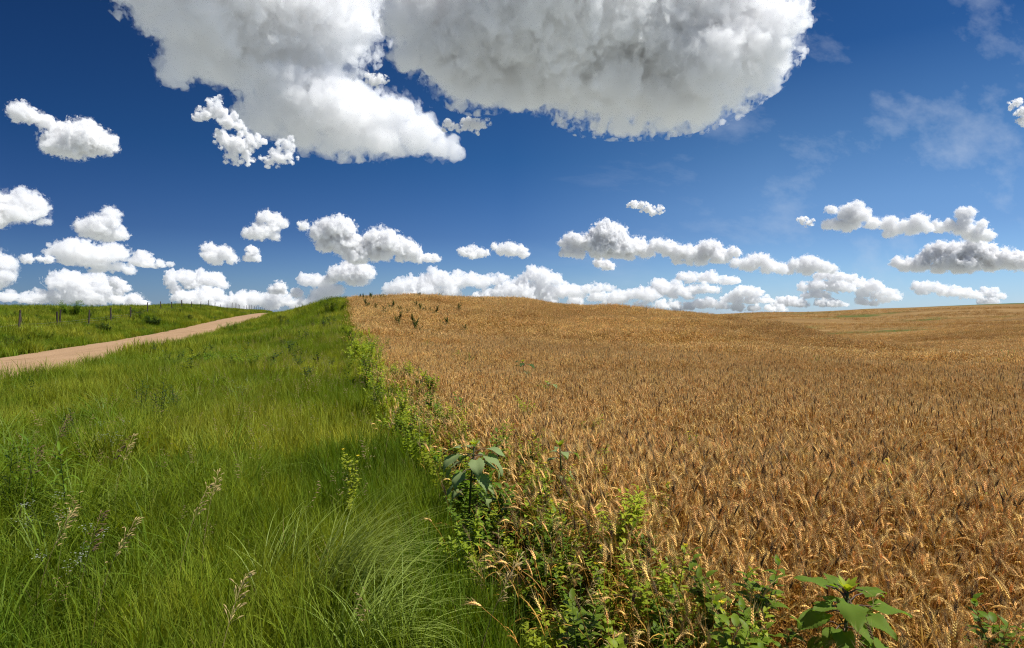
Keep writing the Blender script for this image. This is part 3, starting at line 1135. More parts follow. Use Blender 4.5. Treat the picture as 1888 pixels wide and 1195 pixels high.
def lance(seed, H, L=.17, W=.010, m=M_LEAF2, n=34, clump=1):
    """upright weed with long narrow drooping leaves"""
    rnd = random.Random(seed)
    st_, fo = MB(), MB()
    for c_ in range(clump):
        main = arc((rnd.gauss(0, .05) * (clump > 1), rnd.gauss(0, .05) * (clump > 1), 0), rnd.uniform(0, 6.28), H * rnd.uniform(.8, 1.05), rnd.uniform(0, .1), .1, 8)
        st_.tube(main, np.linspace(.005, .002, 9), 5)
        for k in range(n):
            q = .25 + .75 * (k + rnd.random()) / n
            i = min(int(q * 8), 7)
            c = main[i] + (main[i + 1] - main[i]) * (q * 8 - i)
            a = k * 2.4 + rnd.gauss(0, .2)
            d = np.array([math.cos(a), math.sin(a), .25 + .9 * q ** 3])
            fo.leaf(c, d, (0, 0, 1), L * rnd.uniform(.75, 1.15) * (1.1 - .3 * q), W, rnd.uniform(.9, 1.7), 0, 7, None, .3)
    return st_, fo, m, [], M_YEL


def heart(q):
    return (1.0 if q > .22 else .62 + 1.7 * q) * (1 - max(0, q - .15) / .85) ** .72 * (1 if q > .02 else .3)


def shrub(seed, H, Rr, m, n=900, leaf=.06, width=.3):
    """rounded leafy clump of many stems"""
    rnd = random.Random(seed)
    st_, fo = MB(), MB()
    for k in range(26):
        a, rr = rnd.uniform(0, 6.28), Rr * math.sqrt(rnd.random()) * .45
        h = H * rnd.uniform(.55, 1.05)
        ax = arc((rr * math.cos(a), rr * math.sin(a), 0), a + rnd.gauss(0, .5), h, rnd.uniform(.02, .35), rnd.uniform(.0, .8), 6)
        st_.tube(ax, np.linspace(.006, .0015, 7), 4)
        for j in range(n // 26):
            q = .15 + .85 * rnd.random() ** .8
            i = min(int(q * 6), 5)
            c = ax[i] + (ax[i + 1] - ax[i]) * (q * 6 - i) + np.array([rnd.gauss(0, .03), rnd.gauss(0, .03), rnd.gauss(0, .02)]) * Rr * 2
            b_ = rnd.uniform(0, 6.28)
            fo.leaf(c, (math.cos(b_), math.sin(b_), rnd.uniform(0, .8)), (0, 0, 1), leaf * rnd.uniform(.6, 1.3), leaf * width * rnd.uniform(.7, 1.2), rnd.uniform(.2, 1.2), 0, 3, None, .2)
    return st_, fo, m, [], M_YEL


def make(name, spec, loc, label, cat='weed', group=None, rz=0.0, scale=1.0):
    st_, fo, m, fl, fm = spec
    o = thing(name, loc, label, cat, group, rz, scale)
    st_.build('stem', M_STALK, o)
    fo.build('foliage', m, o)
    for mb in fl:
        mb.build('blossoms', fm, o)
    return o


def sunflower(loc, label, H, leaves, m, seed, scale=1.0, rz=0.0, heads=True):
    """young sunflower: leaves = list of (height share, azimuth deg, leaf length, rise, droop)"""
    rnd = random.Random(seed)
    o = thing('sunflower_plant', loc, label, 'sunflower', None, rz, scale)
    mb = MB()
    main = arc((0, 0, 0), rnd.uniform(0, 6), H, .03, .1, 8)
    mb.tube(main, np.linspace(.013, .007, 9), 7)
    mb.build('stem', M_STALK, o)
    for (q, azd, L, rise, droop) in leaves:
        i = min(int(q * 8), 7)
        c = main[i] + (main[i + 1] - main[i]) * (q * 8 - i)
        a = R(azd)
        d = np.array([math.cos(a), math.sin(a), rise])
        d /= np.linalg.norm(d)
        mb = MB()
        pl = L * .5 + .03
        mid = c + d * pl * .55 + np.array([0, 0, .01])
        end = c + d * pl + np.array([0, 0, -.005])
        mb.tube([c, mid, end], [.0045, .0035, .003], 5, 1, False)
        d2 = d.copy()
        d2[2] -= .35 * droop
        mb.blade_leaf(end, d2, L, L * .40, droop, rnd)
        mb.build('leaf', [m, M_PURP], o)
    if heads:
        mb = MB()
        for k in range(9):
            a = k * 2.4
            mb.leaf(main[-1], (math.cos(a), math.sin(a), 1.3), (0, 0, 1), L0 * .42 if False else .06 + .004 * k, .014 + .001 * k, .3, 0, 6, None, .3)
        mb.build('leaf_bud', M_LEAF, o)
    return o


# the big sunflower at the lower right: leaves measured off the photograph
BIG = [(.97, 150, .20, .42, .5), (.95, 70, .15, .5, .7), (.96, 250, .25, .25, .7), (.93, 20, .22, .40, .9), (.90, 345, .24, .28, .6), (.94, 105, .14, .6, .8),
       (.88, 190, .24, .12, .8), (.82, 215, .18, .05, .9), (.80, 300, .20, .05, 1.1), (.74, 325, .27, .02, .9), (.72, 170, .17, .05, 1.1), (.66, 5, .22, -.1, 1.0),
       (.62, 240, .17, .1, 1.3), (.55, 195, .20, .0, 1.2), (.52, 290, .15, .0, 1.3), (.47, 60, .20, .1, 1.2), (.42, 330, .17, .0, 1.3), (.36, 150, .18, -.05, 1.2), (.30, 230, .14, 0, 1.3),
       (.99, 200, .13, .7, .5), (.985, 320, .14, .65, .6), (.97, 110, .12, .7, .5), (.86, 268, .19, .3, .9), (.84, 60, .18, .3, .8), (.78, 135, .2, .2, .9), (.7, 265, .17, .15, 1.2), (.58, 340, .18, .05, 1.2), (.6, 120, .16, .1, 1.1)]
sunflower(at(1556, 1064, .94), 'big young sunflower with broad sunlit leaves at the lower right edge of the wheat', .84, [(q, a, L * .72, r, d) for q, a, L, r, d in BIG] + [(q * .93, a + 47, L * .6, r * .8, d) for q, a, L, r, d in BIG[:18]], M_SUNF, 1, 1.0)
MIDL = [(.98, 160, .15, .5, .8), (.95, 200, .19, .3, 1.0), (.93, 285, .24, .2, 1.3), (.90, 340, .25, .15, 1.1), (.92, 40, .15, .4, .8), (.88, 120, .16, .4, 1.0),
        (.78, 240, .22, .0, 1.6), (.74, 185, .17, .05, 1.2), (.70, 10, .18, .05, 1.2), (.64, 300, .16, 0, 1.3), (.55, 210, .17, 0, 1.3), (.5, 80, .15, 0, 1.2)]
WIDE = [(.97, 180, .19, .25, 1.0), (.95, 0, .19, .25, 1.0), (.93, 205, .21, .1, 1.3), (.92, 332, .22, .1, 1.3), (.9, 285, .19, .1, 1.5), (.85, 165, .2, .0, 1.5),
        (.85, 15, .2, .0, 1.4), (.8, 230, .18, -.05, 1.5), (.78, 310, .18, -.05, 1.5), (.7, 190, .18, -.1, 1.5), (.7, 350, .18, -.1, 1.5), (.97, 90, .13, .5, .8),
        (.98, 260, .11, .6, .6), (.88, 120, .17, .2, 1.2), (.88, 50, .17, .2, 1.2), (.62, 215, .16, 0, 1.4), (.6, 330, .16, 0, 1.4)]
sunflower(at(862, 818, .98), 'grey green sunflower with hanging leaves where grass meets wheat, in the middle', .96, WIDE, M_SUNG, 2)
sunflower(at(968, 668, .95), 'small leafy sunflower alone inside the wheat, above the middle', .95, MIDL[:9], M_DKLEAF, 3, 1.0, 1.0)
sunflower(at(1014, 703, .86), 'low sunflower with leaves just level with the ears, right of the lone one', .86, MIDL[:5], M_SUNG, 4, .95, 2.0)
sunflower(at(1038, 822, 1.0), 'thin upright sunflower among wheat ears, right of the grey green one', 1.0, [(q, a + 60, L * .55, r, d) for q, a, L, r, d in MIDL], M_SUNG, 5, 1.0, .5)
sunflower(at(775, 695, .95), 'very dark leafed sunflower in the weedy field edge, below the bush', .95, [(q, a, L * .8, r, d) for q, a, L, r, d in MIDL[:9]], M_DKLEAF, 6, 1.0, 2.5)

# bushes
B1 = make('bush', shrub(11, 1.35, 1.1, M_LEAF2, 2600, .1, .34), at(614, 574, .3), 'round green bush on the hill top beside the wheat corner', 'bush')
B2 = make('bush', shrub(12, 1.12, .75, M_LEAF2, 3000, .07, .28), at(684, 664, .35), 'dense bright bush at the wheat edge half way up the hill', 'bush')
B3 = make('bush', shrub(13, 1.0, .85, M_DKLEAF, 2600, .1, .36), off_road(at(283, 600, .25)), 'biggest dark bush on the bank beyond the road', 'bush')
for k, (px, py, up, sc, src, lab) in enumerate([
        (534, 621, .6, .5, B3, 'small dark tuft like bush alone on the green slope'),
        (520, 583, .7, .75, B3, 'low spreading bush on the upper green slope, nearest the road crest'),
        (425, 603, .6, .75, B1, 'leafy bush on the right road verge, upper one of two'),
        (392, 618, .5, .6, B2, 'leafy bush on the right road verge, lower one of two'),
        (455, 660, .6, .62, B1, 'broad low bush with reddish stems in the middle of the green slope'),
        (190, 612, .25, .8, B3, 'wide bush on the bank between the road and the fence'),
        (82, 628, .25, .75, B2, 'pale small bush at the foot of the left bank'),
        (25, 640, .25, .7, B3, 'dark bush nearest the road at the far left'),
        (253, 582, .25, .75, B3, 'bush right under the fence where the posts reach the skyline'),
        (345, 590, .25, .8, B3, 'bush on the bank beside the upper part of the road'),
        (130, 581, .25, 1.0, B1, 'flat bush behind the fence on the left pasture'),
        (420, 579, .25, .8, B2, 'last bush on the bank before the road crest')]):
    copy_thing(src, off_road(at(px, py, up)), k * 1.7, sc, lab)

# tall narrow leafed weeds on the left
LA = make('narrow_leaf_weed', lance(21, .85, .22, .013, M_LEAF2, 36), at(122, 812, .85), 'tall weed with long drooping narrow leaves at the left, its crown like a star', 'weed')
LB = make('narrow_leaf_weed', lance(22, .8, .15, .011, M_DKLEAF, 38, 3), at(292, 708, .8), 'clump of dark upright stems with drooping narrow leaves below the road', 'weed')
for k, (px, py, src, sc, lab) in enumerate([
        (60, 806, LA, 1.0, 'narrow leafed weed at left, leaning over its neighbour with the star crown'),
        (12, 815, LA, .95, 'narrow leafed weed half cut by the left edge'),
        (135, 757, LB, .75, 'small narrow leafed weed above the star crowned one'),
        (255, 706, LB, .85, 'narrow leafed stems just left of the dark upright clump'),
        (322, 716, LB, .8, 'narrow leafed stems just right of the dark upright clump')]):
    copy_thing(src, at(px, py, .8 * sc), k * 2.1 + .6, sc, lab)

# tussocks of long arching pale grass
def tuft(seed, n, L, w, m, aim, spread, lean=.35, bend=1.5):
    rnd = random.Random(seed)
    mb = MB()
    for k in range(n):
        a = rnd.uniform(0, 6.28)
        r = .15 * math.sqrt(rnd.random())
        blade(mb, rnd, (r * math.cos(a), r * math.sin(a), 0), aim + rnd.gauss(0, spread), L * rnd.uniform(.6, 1.15), w * rnd.uniform(.6, 1.2), abs(rnd.gauss(lean * .6, .2)), bend * rnd.uniform(.5, 1.3), 8, 0, rnd.uniform(-.4, .4))
    return mb


T1 = tag(tuft(31, 340, .95, .0036, M_PALE, R(10), .55).build('grass_tuft', M_PALE), 'big tuft of pale arching grass combed to the right, bottom middle', 'grass tuft')
T1.location = at(600, 1030, .45)
T2 = tag(tuft(32, 200, .85, .0034, M_PALE, R(0), .6).build('grass_tuft', M_PALE), 'second pale arching tuft, below and right of the big one at the bottom', 'grass tuft')
T2.location = at(640, 1120, .45)
T3 = tag(tuft(33, 170, .8, .0034, M_BLADE2, R(-20), 1.3).build('grass_tuft', M_BLADE2), 'bright tuft of arching grass under the star crowned weed at left', 'grass tuft')
T3.location = at(150, 905, .5)
T4 = tag(tuft(34, 60, .8, .0028, M_PALE, R(15), .9, .5).build('grass_tuft', M_PALE), 'sparse pale arching tuft left of the big tuft', 'grass tuft')
T4.location = at(500, 990, .5)
for k, (src, px, py, sc, lab) in enumerate([
        (T3, 40, 880, 1.0, 'arching green tuft at the left edge, beside the bright tuft'),
        (T3, 335, 690, 1.0, 'arching tuft of light grass beside the dark upright weeds'),
        (T3, 300, 775, .8, 'loose light tuft in the middle of the left slope'),
        (T3, 150, 690, 1.0, 'long grass tuft leaning out near the road, at left'),
        (T4, 720, 1150, .9, 'sparse pale tuft at the bottom, right of the two combed tufts')]):
    c = src.copy()
    COL.objects.link(c)
    c.location = at(px, py, .45)
    c.rotation_euler = (0, 0, .4 * k - .6)
    c.scale = (sc,) * 3
    tag(c, lab)


# single large flowering grass heads
def brome(seed, H, m_head, n=26, ln=.06, dens=1.0):
    rnd = random.Random(seed)
    s_, h_ = MB(), MB()
    az = WIND + rnd.gauss(0, .5)
    p = arc((0, 0, 0), az, H, rnd.uniform(.02, .12), rnd.uniform(.2, .6), 7)
    s_.tube(p, np.linspace(.002, .001, 8), 4)
    for k in range(n):
        q = rnd.uniform(.72, 1.0)
        i = min(int(q * 7), 6)
        b0 = p[i] + (p[i + 1] - p[i]) * (q * 7 - i)
        a = az + rnd.gauss(0, .9)
        br = arc(b0, a, ln * (1.35 - q) * rnd.uniform(.5, 1.6) + .01, .3, 1.3, 3)
        h_.strip(br, [.0006] * 4, (math.cos(a + 1.57), math.sin(a + 1.57), 0))
        d = arc(br[-1], a, rnd.uniform(.024, .036), 1.0, .7, 3)
        h_.tube(d, [.0016, .0035, .0028, .0005], 5, 0, False)
    return s_, h_, m_head


def make_brome(spec, loc, label):
    o = thing('flowering_grass', loc, label, 'grass stem')
    spec[0].build('stem', M_STRAW, o)
    spec[1].build('seed_head', spec[2], o)
    return o


HEADS = [(128, 960, M_RUDDY, 'reddish brown drooping grass head, tallest of the lower left ones', 40), (160, 980, M_TANH, 'tan grass head just right of the reddish brown one'),
         (45, 955, M_TANH, 'tan grass head with a dark tip at the lower left edge'), (98, 905, M_TANH, 'tan grass head above the reddish brown one'),
         (318, 908, M_TANH, 'tan grass head left of the pair in the lower left meadow'), (368, 882, M_TANH, 'tan grass head right of the pair in the lower left meadow'),
         (372, 1095, M_TANH, 'big straw coloured grass head at the bottom, left of the pale tufts'), (205, 818, M_TANH, 'tan grass head next to the star crowned weed'),
         (172, 805, M_RUDDY, 'dull reddish grass head right behind the star crowned weed'), (20, 835, M_RUDDY, 'reddish grass head against the left edge weeds'),
         (865, 1045, M_TANH, 'pale grass head between the pale tufts and the weedy edge'), (1033, 1050, M_TANH, 'straw coloured dry grass head among the weeds at the bottom'),
         (1575, 1130, M_TANH, 'dry grass head in front of the big sunflower stem'), (1130, 1020, M_TANH, 'dry grass head in the weeds, right of the yellow flowers'),
         (1330, 1090, M_TANH, 'dry grass head left of the big sunflower'), (960, 905, M_RUDDY, 'reddish dry head below the grey green sunflower'),
         (705, 760, M_TANH, 'tan grass head on the grass side of the weedy edge'), (75, 775, M_RUDDY, 'thin reddish grass head at left below the road')]
for k, h in enumerate(HEADS):
    make_brome(brome(50 + k, .85, h[2], h[4] if len(h) > 4 else 26), at(h[0], h[1], .82), h[3])


# plants with white flower clusters
def white_plant(seed, H):
    rnd = random.Random(seed)
    s_, f_, w_ = MB(), MB(), MB()
    for k in range(7):
        p = arc((rnd.gauss(0, .07), rnd.gauss(0, .07), 0), rnd.uniform(0, 6.28), H * rnd.uniform(.75, 1.05), .1, .3, 5)
        s_.tube(p, np.linspace(.002, .0008, 6), 4)
        for j in range(8):
            a = rnd.uniform(0, 6.28)
            f_.leaf(p[rnd.randrange(1, 5)], (math.cos(a), math.sin(a), .5), (0, 0, 1), .035, .007, .6, 0, 4)
        for j in range(16):
            c = p[-1] + np.array([rnd.gauss(0, .022), rnd.gauss(0, .022), rnd.gauss(0, .016)])
            flower(w_, c, .0055, rnd, 4)
    return s_, f_, M_LEAF2, [w_], M_WHT


W1 = make('white_flower_plant', white_plant(71, .62), at(200, 785, .6), 'wispy plant with tiny white flowers right of the star crowned weed', 'wildflower')
for k, (px, py, lab) in enumerate([(440, 706, 'plant with white flower specks right of the dark upright weeds'), (566, 652, 'white flowered plant high on the slope near the wheat edge'),
                                   (600, 662, 'paler white flowered plant just below the high one by the wheat'), (84, 925, 'white flowered plant low at left between grass heads'),
                                   (160, 990, 'faint white flowered plant right of the reddish grass head')]):
    copy_thing(W1, at(px, py, .6), k * 1.3, 1.0, lab)

# bright leafy weeds in the field edge, and scattered in the wheat
PL = [make('leafy_weed', leafy(81, .95, 8, .095, .25, M_LEAF, 1.1, 0, .4), at(1150, 905, .98), 'tall bright leafy weed with pointed leaves right of the yellow flowers', 'weed'),
      make('leafy_weed', leafy(82, .80, 8, .062, .36, M_LEAF, 1.2, 3, .7), at(1000, 920, .85), 'leafy weed with yellow flowers in the weedy edge', 'weed'),
      make('leafy_weed', leafy(83, .75, 9, .06, .3, M_LEAF2, 1.2, 0, .8), at(858, 905, .78), 'dark green bushy weed on the grass side below the grey green sunflower', 'weed'),
      make('leafy_weed', leafy(84, .85, 5, .11, .30, M_LEAF2, .9, 0, .4), at(1395, 1082, .85), 'weed with large lance shaped leaves left of the big sunflower', 'weed'),
      make('leafy_weed', leafy(85, .9, 8, .075, .32, M_LEAF, 1.1, 1, .5), at(1215, 885, .95), 'slim upright weed at the right end of the weedy edge', 'weed'),
      make('leafy_weed', leafy(86, .6, 8, .085, .24, M_LEAF, 1.3, 0, .7), at(850, 960, .62), 'low bright weed with pointed leaves standing out into the grass', 'weed')]
NAMED = [(4, 1240, 1035, .85, 1.0, 'broad bright weed left of the dry head, near the bottom'), (3, 1310, 1075, .8, .95, 'large leafed weed standing left of the big sunflower and its neighbour'),
         (0, 1200, 1060, .8, .85, 'pointed leafed weed at the bottom right of the grass'), (5, 1000, 1130, .6, 1.0, 'pale weed low at the bottom between grass and weeds'),
         (4, 1285, 785, .95, .95, 'small loose weed in the wheat, left of three near the middle right'), (2, 1335, 805, .9, .95, 'small bright weed in the wheat, middle of three near the middle right'),
         (2, 1475, 822, .88, 1.0, 'low weed in the wheat, right of three near the middle right'), (4, 1650, 845, .9, .95, 'pale weed alone in the right part of the wheat'),
         (3, 1845, 1108, .84, .86, 'weed at the lower right corner of the wheat'), (1, 640, 828, .75, .9, 'weed with a yellow flower standing out into the grass beside the edge'),
         (0, 845, 775, .9, .9, 'leafy weed in the edge just above the grey green sunflower'), (1, 752, 700, .8, 1.0, 'bushy weed with yellow dots beside the very dark sunflower'),
         (2, 790, 625, .95, 1.2, 'long low green weed patch in the wheat right of the dense bush'), (5, 835, 648, .85, 1.35, 'green weed patch in the wheat further right of the dense bush'),
         (2, 862, 655, .85, 1.2, 'green weed right next to the patch in the wheat'), (3, 935, 680, .9, .8, 'thin weed left of the lone sunflower in the wheat'),
         (0, 970, 730, .95, .9, 'small weed in the wheat below the lone sunflower'), (4, 1265, 792, .9, .8, 'slight weed touching the left one of three in the wheat'),
         (2, 1040, 612, .9, 1.0, 'tiny weed on the wheat slope below the crest'), (2, 1415, 716, .88, .9, 'tiny weed far out in the wheat right of the middle'),
         (2, 1503, 660, .9, 1.3, 'dark small weed far out in the level wheat'), (2, 1858, 657, .9, 1.5, 'green weed far out at the right edge of the wheat'),
         (5, 1835, 660, .9, 1.4, 'green weed just left of the one at the right edge'), (4, 1840, 870, .9, .8, 'weed with a yellow dot near the right edge of the wheat'),
         (0, 1085, 760, .95, .85, 'small weed in the wheat right of the weedy edge top'), (4, 990, 780, .92, .95, 'leafy weed at the inner side of the weedy edge, above the thin sunflower')]
for k, (i, px, py, up, sc, lab) in enumerate(NAMED):
    copy_thing(PL[i], at(px, py, up), k * 1.9, sc, lab)
# plants on the crest and in the upper wheat
DKP = make('dark_weed', leafy(91, 1.15, 9, .15, .5, M_DKLEAF, 1.3, 0, .9), at(803, 566, 1.15), 'largest of the dark round weeds in the wheat under the crest', 'weed')
UP_ = [(790, 566, 'dark weed just left of the largest dark round one'), (778, 563, 'dark weed second left of the largest dark round one'), (766, 557, 'small dark weed leading the row up to the crest'),
       (750, 569, 'upright dark weed alone left of the row under the crest'), (764, 585, 'spread dark weed below the row under the crest'), (820, 588, 'dark weed at lower right of the row under the crest'),
       (693, 558, 'narrow dark weed near the upper left corner of the wheat'), (676, 557, 'dark weed nearest the upper left corner of the wheat'), (722, 558, 'wide dark weed patch under the crest at left'),
       (710, 566, 'green weed at the left of the wide dark patch'), (738, 562, 'green weed at the right of the wide dark patch'), (735, 580, 'faint green weed below the wide dark patch'),
       (770, 597, 'green weed under the spread dark one'), (855, 598, 'small weed far right of the dark row'), (846, 565, 'small weed right under the crest')]
for k, (px, py, lab) in enumerate(UP_):
    copy_thing(DKP, at(px, py, 1.0), k * 2.3, .8 + .25 * ((k * 37) % 10) / 10, lab)
CREST = [662, 672, 680, 687, 700, 709, 772, 812, 890]
for k, px in enumerate(CREST):
    w = ray(px, 548)
    dd = 52.5 + .6 * (k % 3)
    x, y = w[0] * dd, w[1] * dd
    copy_thing(DKP, Vector((x, y, float(ground_z(x, y)[0]))), k * 2.9, .88 + .04 * (k % 4), 'small dark weed standing above the wheat crest against the clouds', 'weeds on the crest line')

# more of the same bright weeds, filling the field edge
rs = np.random.RandomState(77)
EDGE = 'bright weeds crowding the wheat edge'
cnt = 0
SA, SB = at(1556, 1064, .94), at(862, 830, .95)
while cnt < 190:
    s = 2.2 + 23 * rs.rand() ** 1.3
    t = edge_t(s) + np.interp(s, [2, 4, 8, 16, 26], [.95, .85, .55, .4, .25]) + rs.normal(0, 1) * np.interp(s, [2, 4, 8, 16, 26], [.42, .46, .42, .34, .22])
    x, y = xy(s, float(t))
    if y < 2.0 or t < edge_t(s) - np.interp(s, [3, 9], [-.22, .2]) or t > edge_t(s) + 1.5 or math.hypot(x - SB.x, y - SB.y) < .34 or math.hypot(x - SA.x, y - SA.y) < .4:
        continue
    i = int(rs.randint(0, 6))
    copy_thing(PL[i], Vector((float(x), float(y), float(ground_z(x, y)[0]))), rs.rand() * 6.28, rs.uniform(.75, 1.05) * float(np.interp(s, [3, 10, 24], [.95, 1.1, 1.15])), 'bright leafy weed crowded among others along the wheat edge', EDGE)
    cnt += 1

# seedlings and low leaves under the weeds
def mk_low(k):
    a_, f_, m_, _, _ = leafy(200 + k, .42, 6, .05, .42, M_LEAF, 1.0, 0, 1.0)
    return f_.build('low_weed', M_LEAF if k % 2 else M_LEAF2, link=False)


PU = proto_set('low weeds', [mk_low for k in range(6)])
x, y = wedge(1.8, 30, 26, 31, 52)
s_, t_ = st(x, y)
w_ = np.interp(s_, [2, 4, 8, 16, 26], [1.5, 1.4, .9, .6, .45])
m_u = (t_ > edge_t(s_) + np.interp(s_, [3, 9], [.2, -.15])) & (t_ < edge_t(s_) + w_) & (rs.rand(len(x)) < .9 - .7 * np.clip((t_ - edge_t(s_)) / w_, 0, 1))
UGP = keep(x, y, m_u)


def mk_forb(k):
    _, f_, _, _, _ = leafy(300 + k, .7, 8, (.05, .08, .04)[k % 3], .4, M_LEAF, .9, 0, 1.0)
    return f_.build('broadleaf_herb', (M_LEAF2, M_DKLEAF, M_LEAF)[k % 3], link=False)


PF = proto_set('bank herbs', [mk_forb] * 9)
x, y = wedge(9, 95, 2.2, 41)
s2, t2 = st(x, y)
dr = fbm(x * .22 + 3, y * .22, x * 0, 4)
mb_ = grass_mask(x, y, rs) & (dr > np.where(t2 < -11.3, .44, .56)) & ((t2 < -11.3) | (s2 > 12))
herbs = grow('herbs', [scatter('h', keep(x, y, mb_), PF, (.55, 1.1), .15, 41)])
herbs['label'] = 'mixed broadleaf herbs in patches through the grass of the bank and upper slope'
PH = proto_set('dry heads', [mk_panicle(2, .05, 'dry_grass_head') for _ in range(6)])
for o_ in PH.objects:
    o_.data.materials[0] = M_STRAW
    o_.data.materials[1] = M_TANH
x, y = wedge(2.2, 28, 2.2, 32, 52)
s_, t_ = st(x, y)
m_h = (t_ > edge_t(s_) - .15) & (t_ < edge_t(s_) + np.interp(s_, [2, 8, 26], [1.3, 1.0, .6]))
ug = grow('undergrowth', [scatter('u', UGP, PU, (.8, 1.7), .15, 31), scatter('u', keep(x, y, m_h), PH, (.9, 1.35), .1, 32)])
ug['label'] = 'low leafy weed growth filling the strip between grass and wheat'
# ------------------------------------------------------------------ clouds
def surface_nets(fld):
    """closed quad surface of fld > 0 on a unit grid"""
    ins = fld > 0
    nx, ny, nz = fld.shape
    cs = np.zeros((nx - 1, ny - 1, nz - 1), np.int8)
    for dx in (0, 1):
        for dy in (0, 1):
            for dz in (0, 1):
                cs += ins[dx:nx - 1 + dx, dy:ny - 1 + dy, dz:nz - 1 + dz]
    act = (cs > 0) & (cs < 8)
    idx = np.full(cs.shape, -1, np.int64)
    ci = np.argwhere(act)
    idx[act] = np.arange(len(ci))
    acc = np.zeros((len(ci), 3))
    cnt = np.zeros(len(ci))
    corners = [(a, b, c) for a in (0, 1) for b in (0, 1) for c in (0, 1)]
    for a in corners:
        for ax in range(3):
            if a[ax]:
                continue
            b = list(a)
            b[ax] = 1
            va = fld[ci[:, 0] + a[0], ci[:, 1] + a[1], ci[:, 2] + a[2]]
            vb = fld[ci[:, 0] + b[0], ci[:, 1] + b[1], ci[:, 2] + b[2]]
            m = (va > 0) != (vb > 0)
            t = va[m] / (va[m] - vb[m])
            p = np.repeat(np.array([a], float), m.sum(), 0)
            p[:, ax] += t
            acc[m] += p
            cnt[m] += 1
    verts = ci + acc / cnt[:, None]
    quads = []
    for ax in range(3):
        u, v = (ax + 1) % 3, (ax + 2) % 3
        sl0 = [slice(1, -1)] * 3
        sl1 = [slice(1, -1)] * 3
        sl0[ax] = slice(0, -1)
        sl1[ax] = slice(1, None)
        A, B = ins[tuple(sl0)], ins[tuple(sl1)]
        for cond, flip in ((A & ~B, False), (~A & B, True)):
            e = np.argwhere(cond)
            off = np.ones(3, int)
            off[ax] = 0
            e = e + off
            q = []
            for du, dv in ((0, 0), (-1, 0), (-1, -1), (0, -1)):
                k = e.copy()
                k[:, u] += du
                k[:, v] += dv
                q.append(idx[k[:, 0], k[:, 1], k[:, 2]])
            q = np.stack(q, 1)
            quads.append(q[:, ::-1] if flip else q)
    return verts, np.concatenate(quads)


def cloud_mat(sig):
    m = bpy.data.materials.new('cloud_vapour')
    m.use_nodes = True
    t = m.node_tree
    t.nodes.clear()
    o = t.nodes.new('ShaderNodeOutputMaterial')
    v = t.nodes.new('ShaderNodeVolumeScatter')
    v.inputs['Color'].default_value = (.975, .988, 1, 1)
    v.inputs['Density'].default_value = sig
    v.inputs['Anisotropy'].default_value = 0.15
    t.links.new(v.outputs[0], o.inputs['Volume'])
    return m


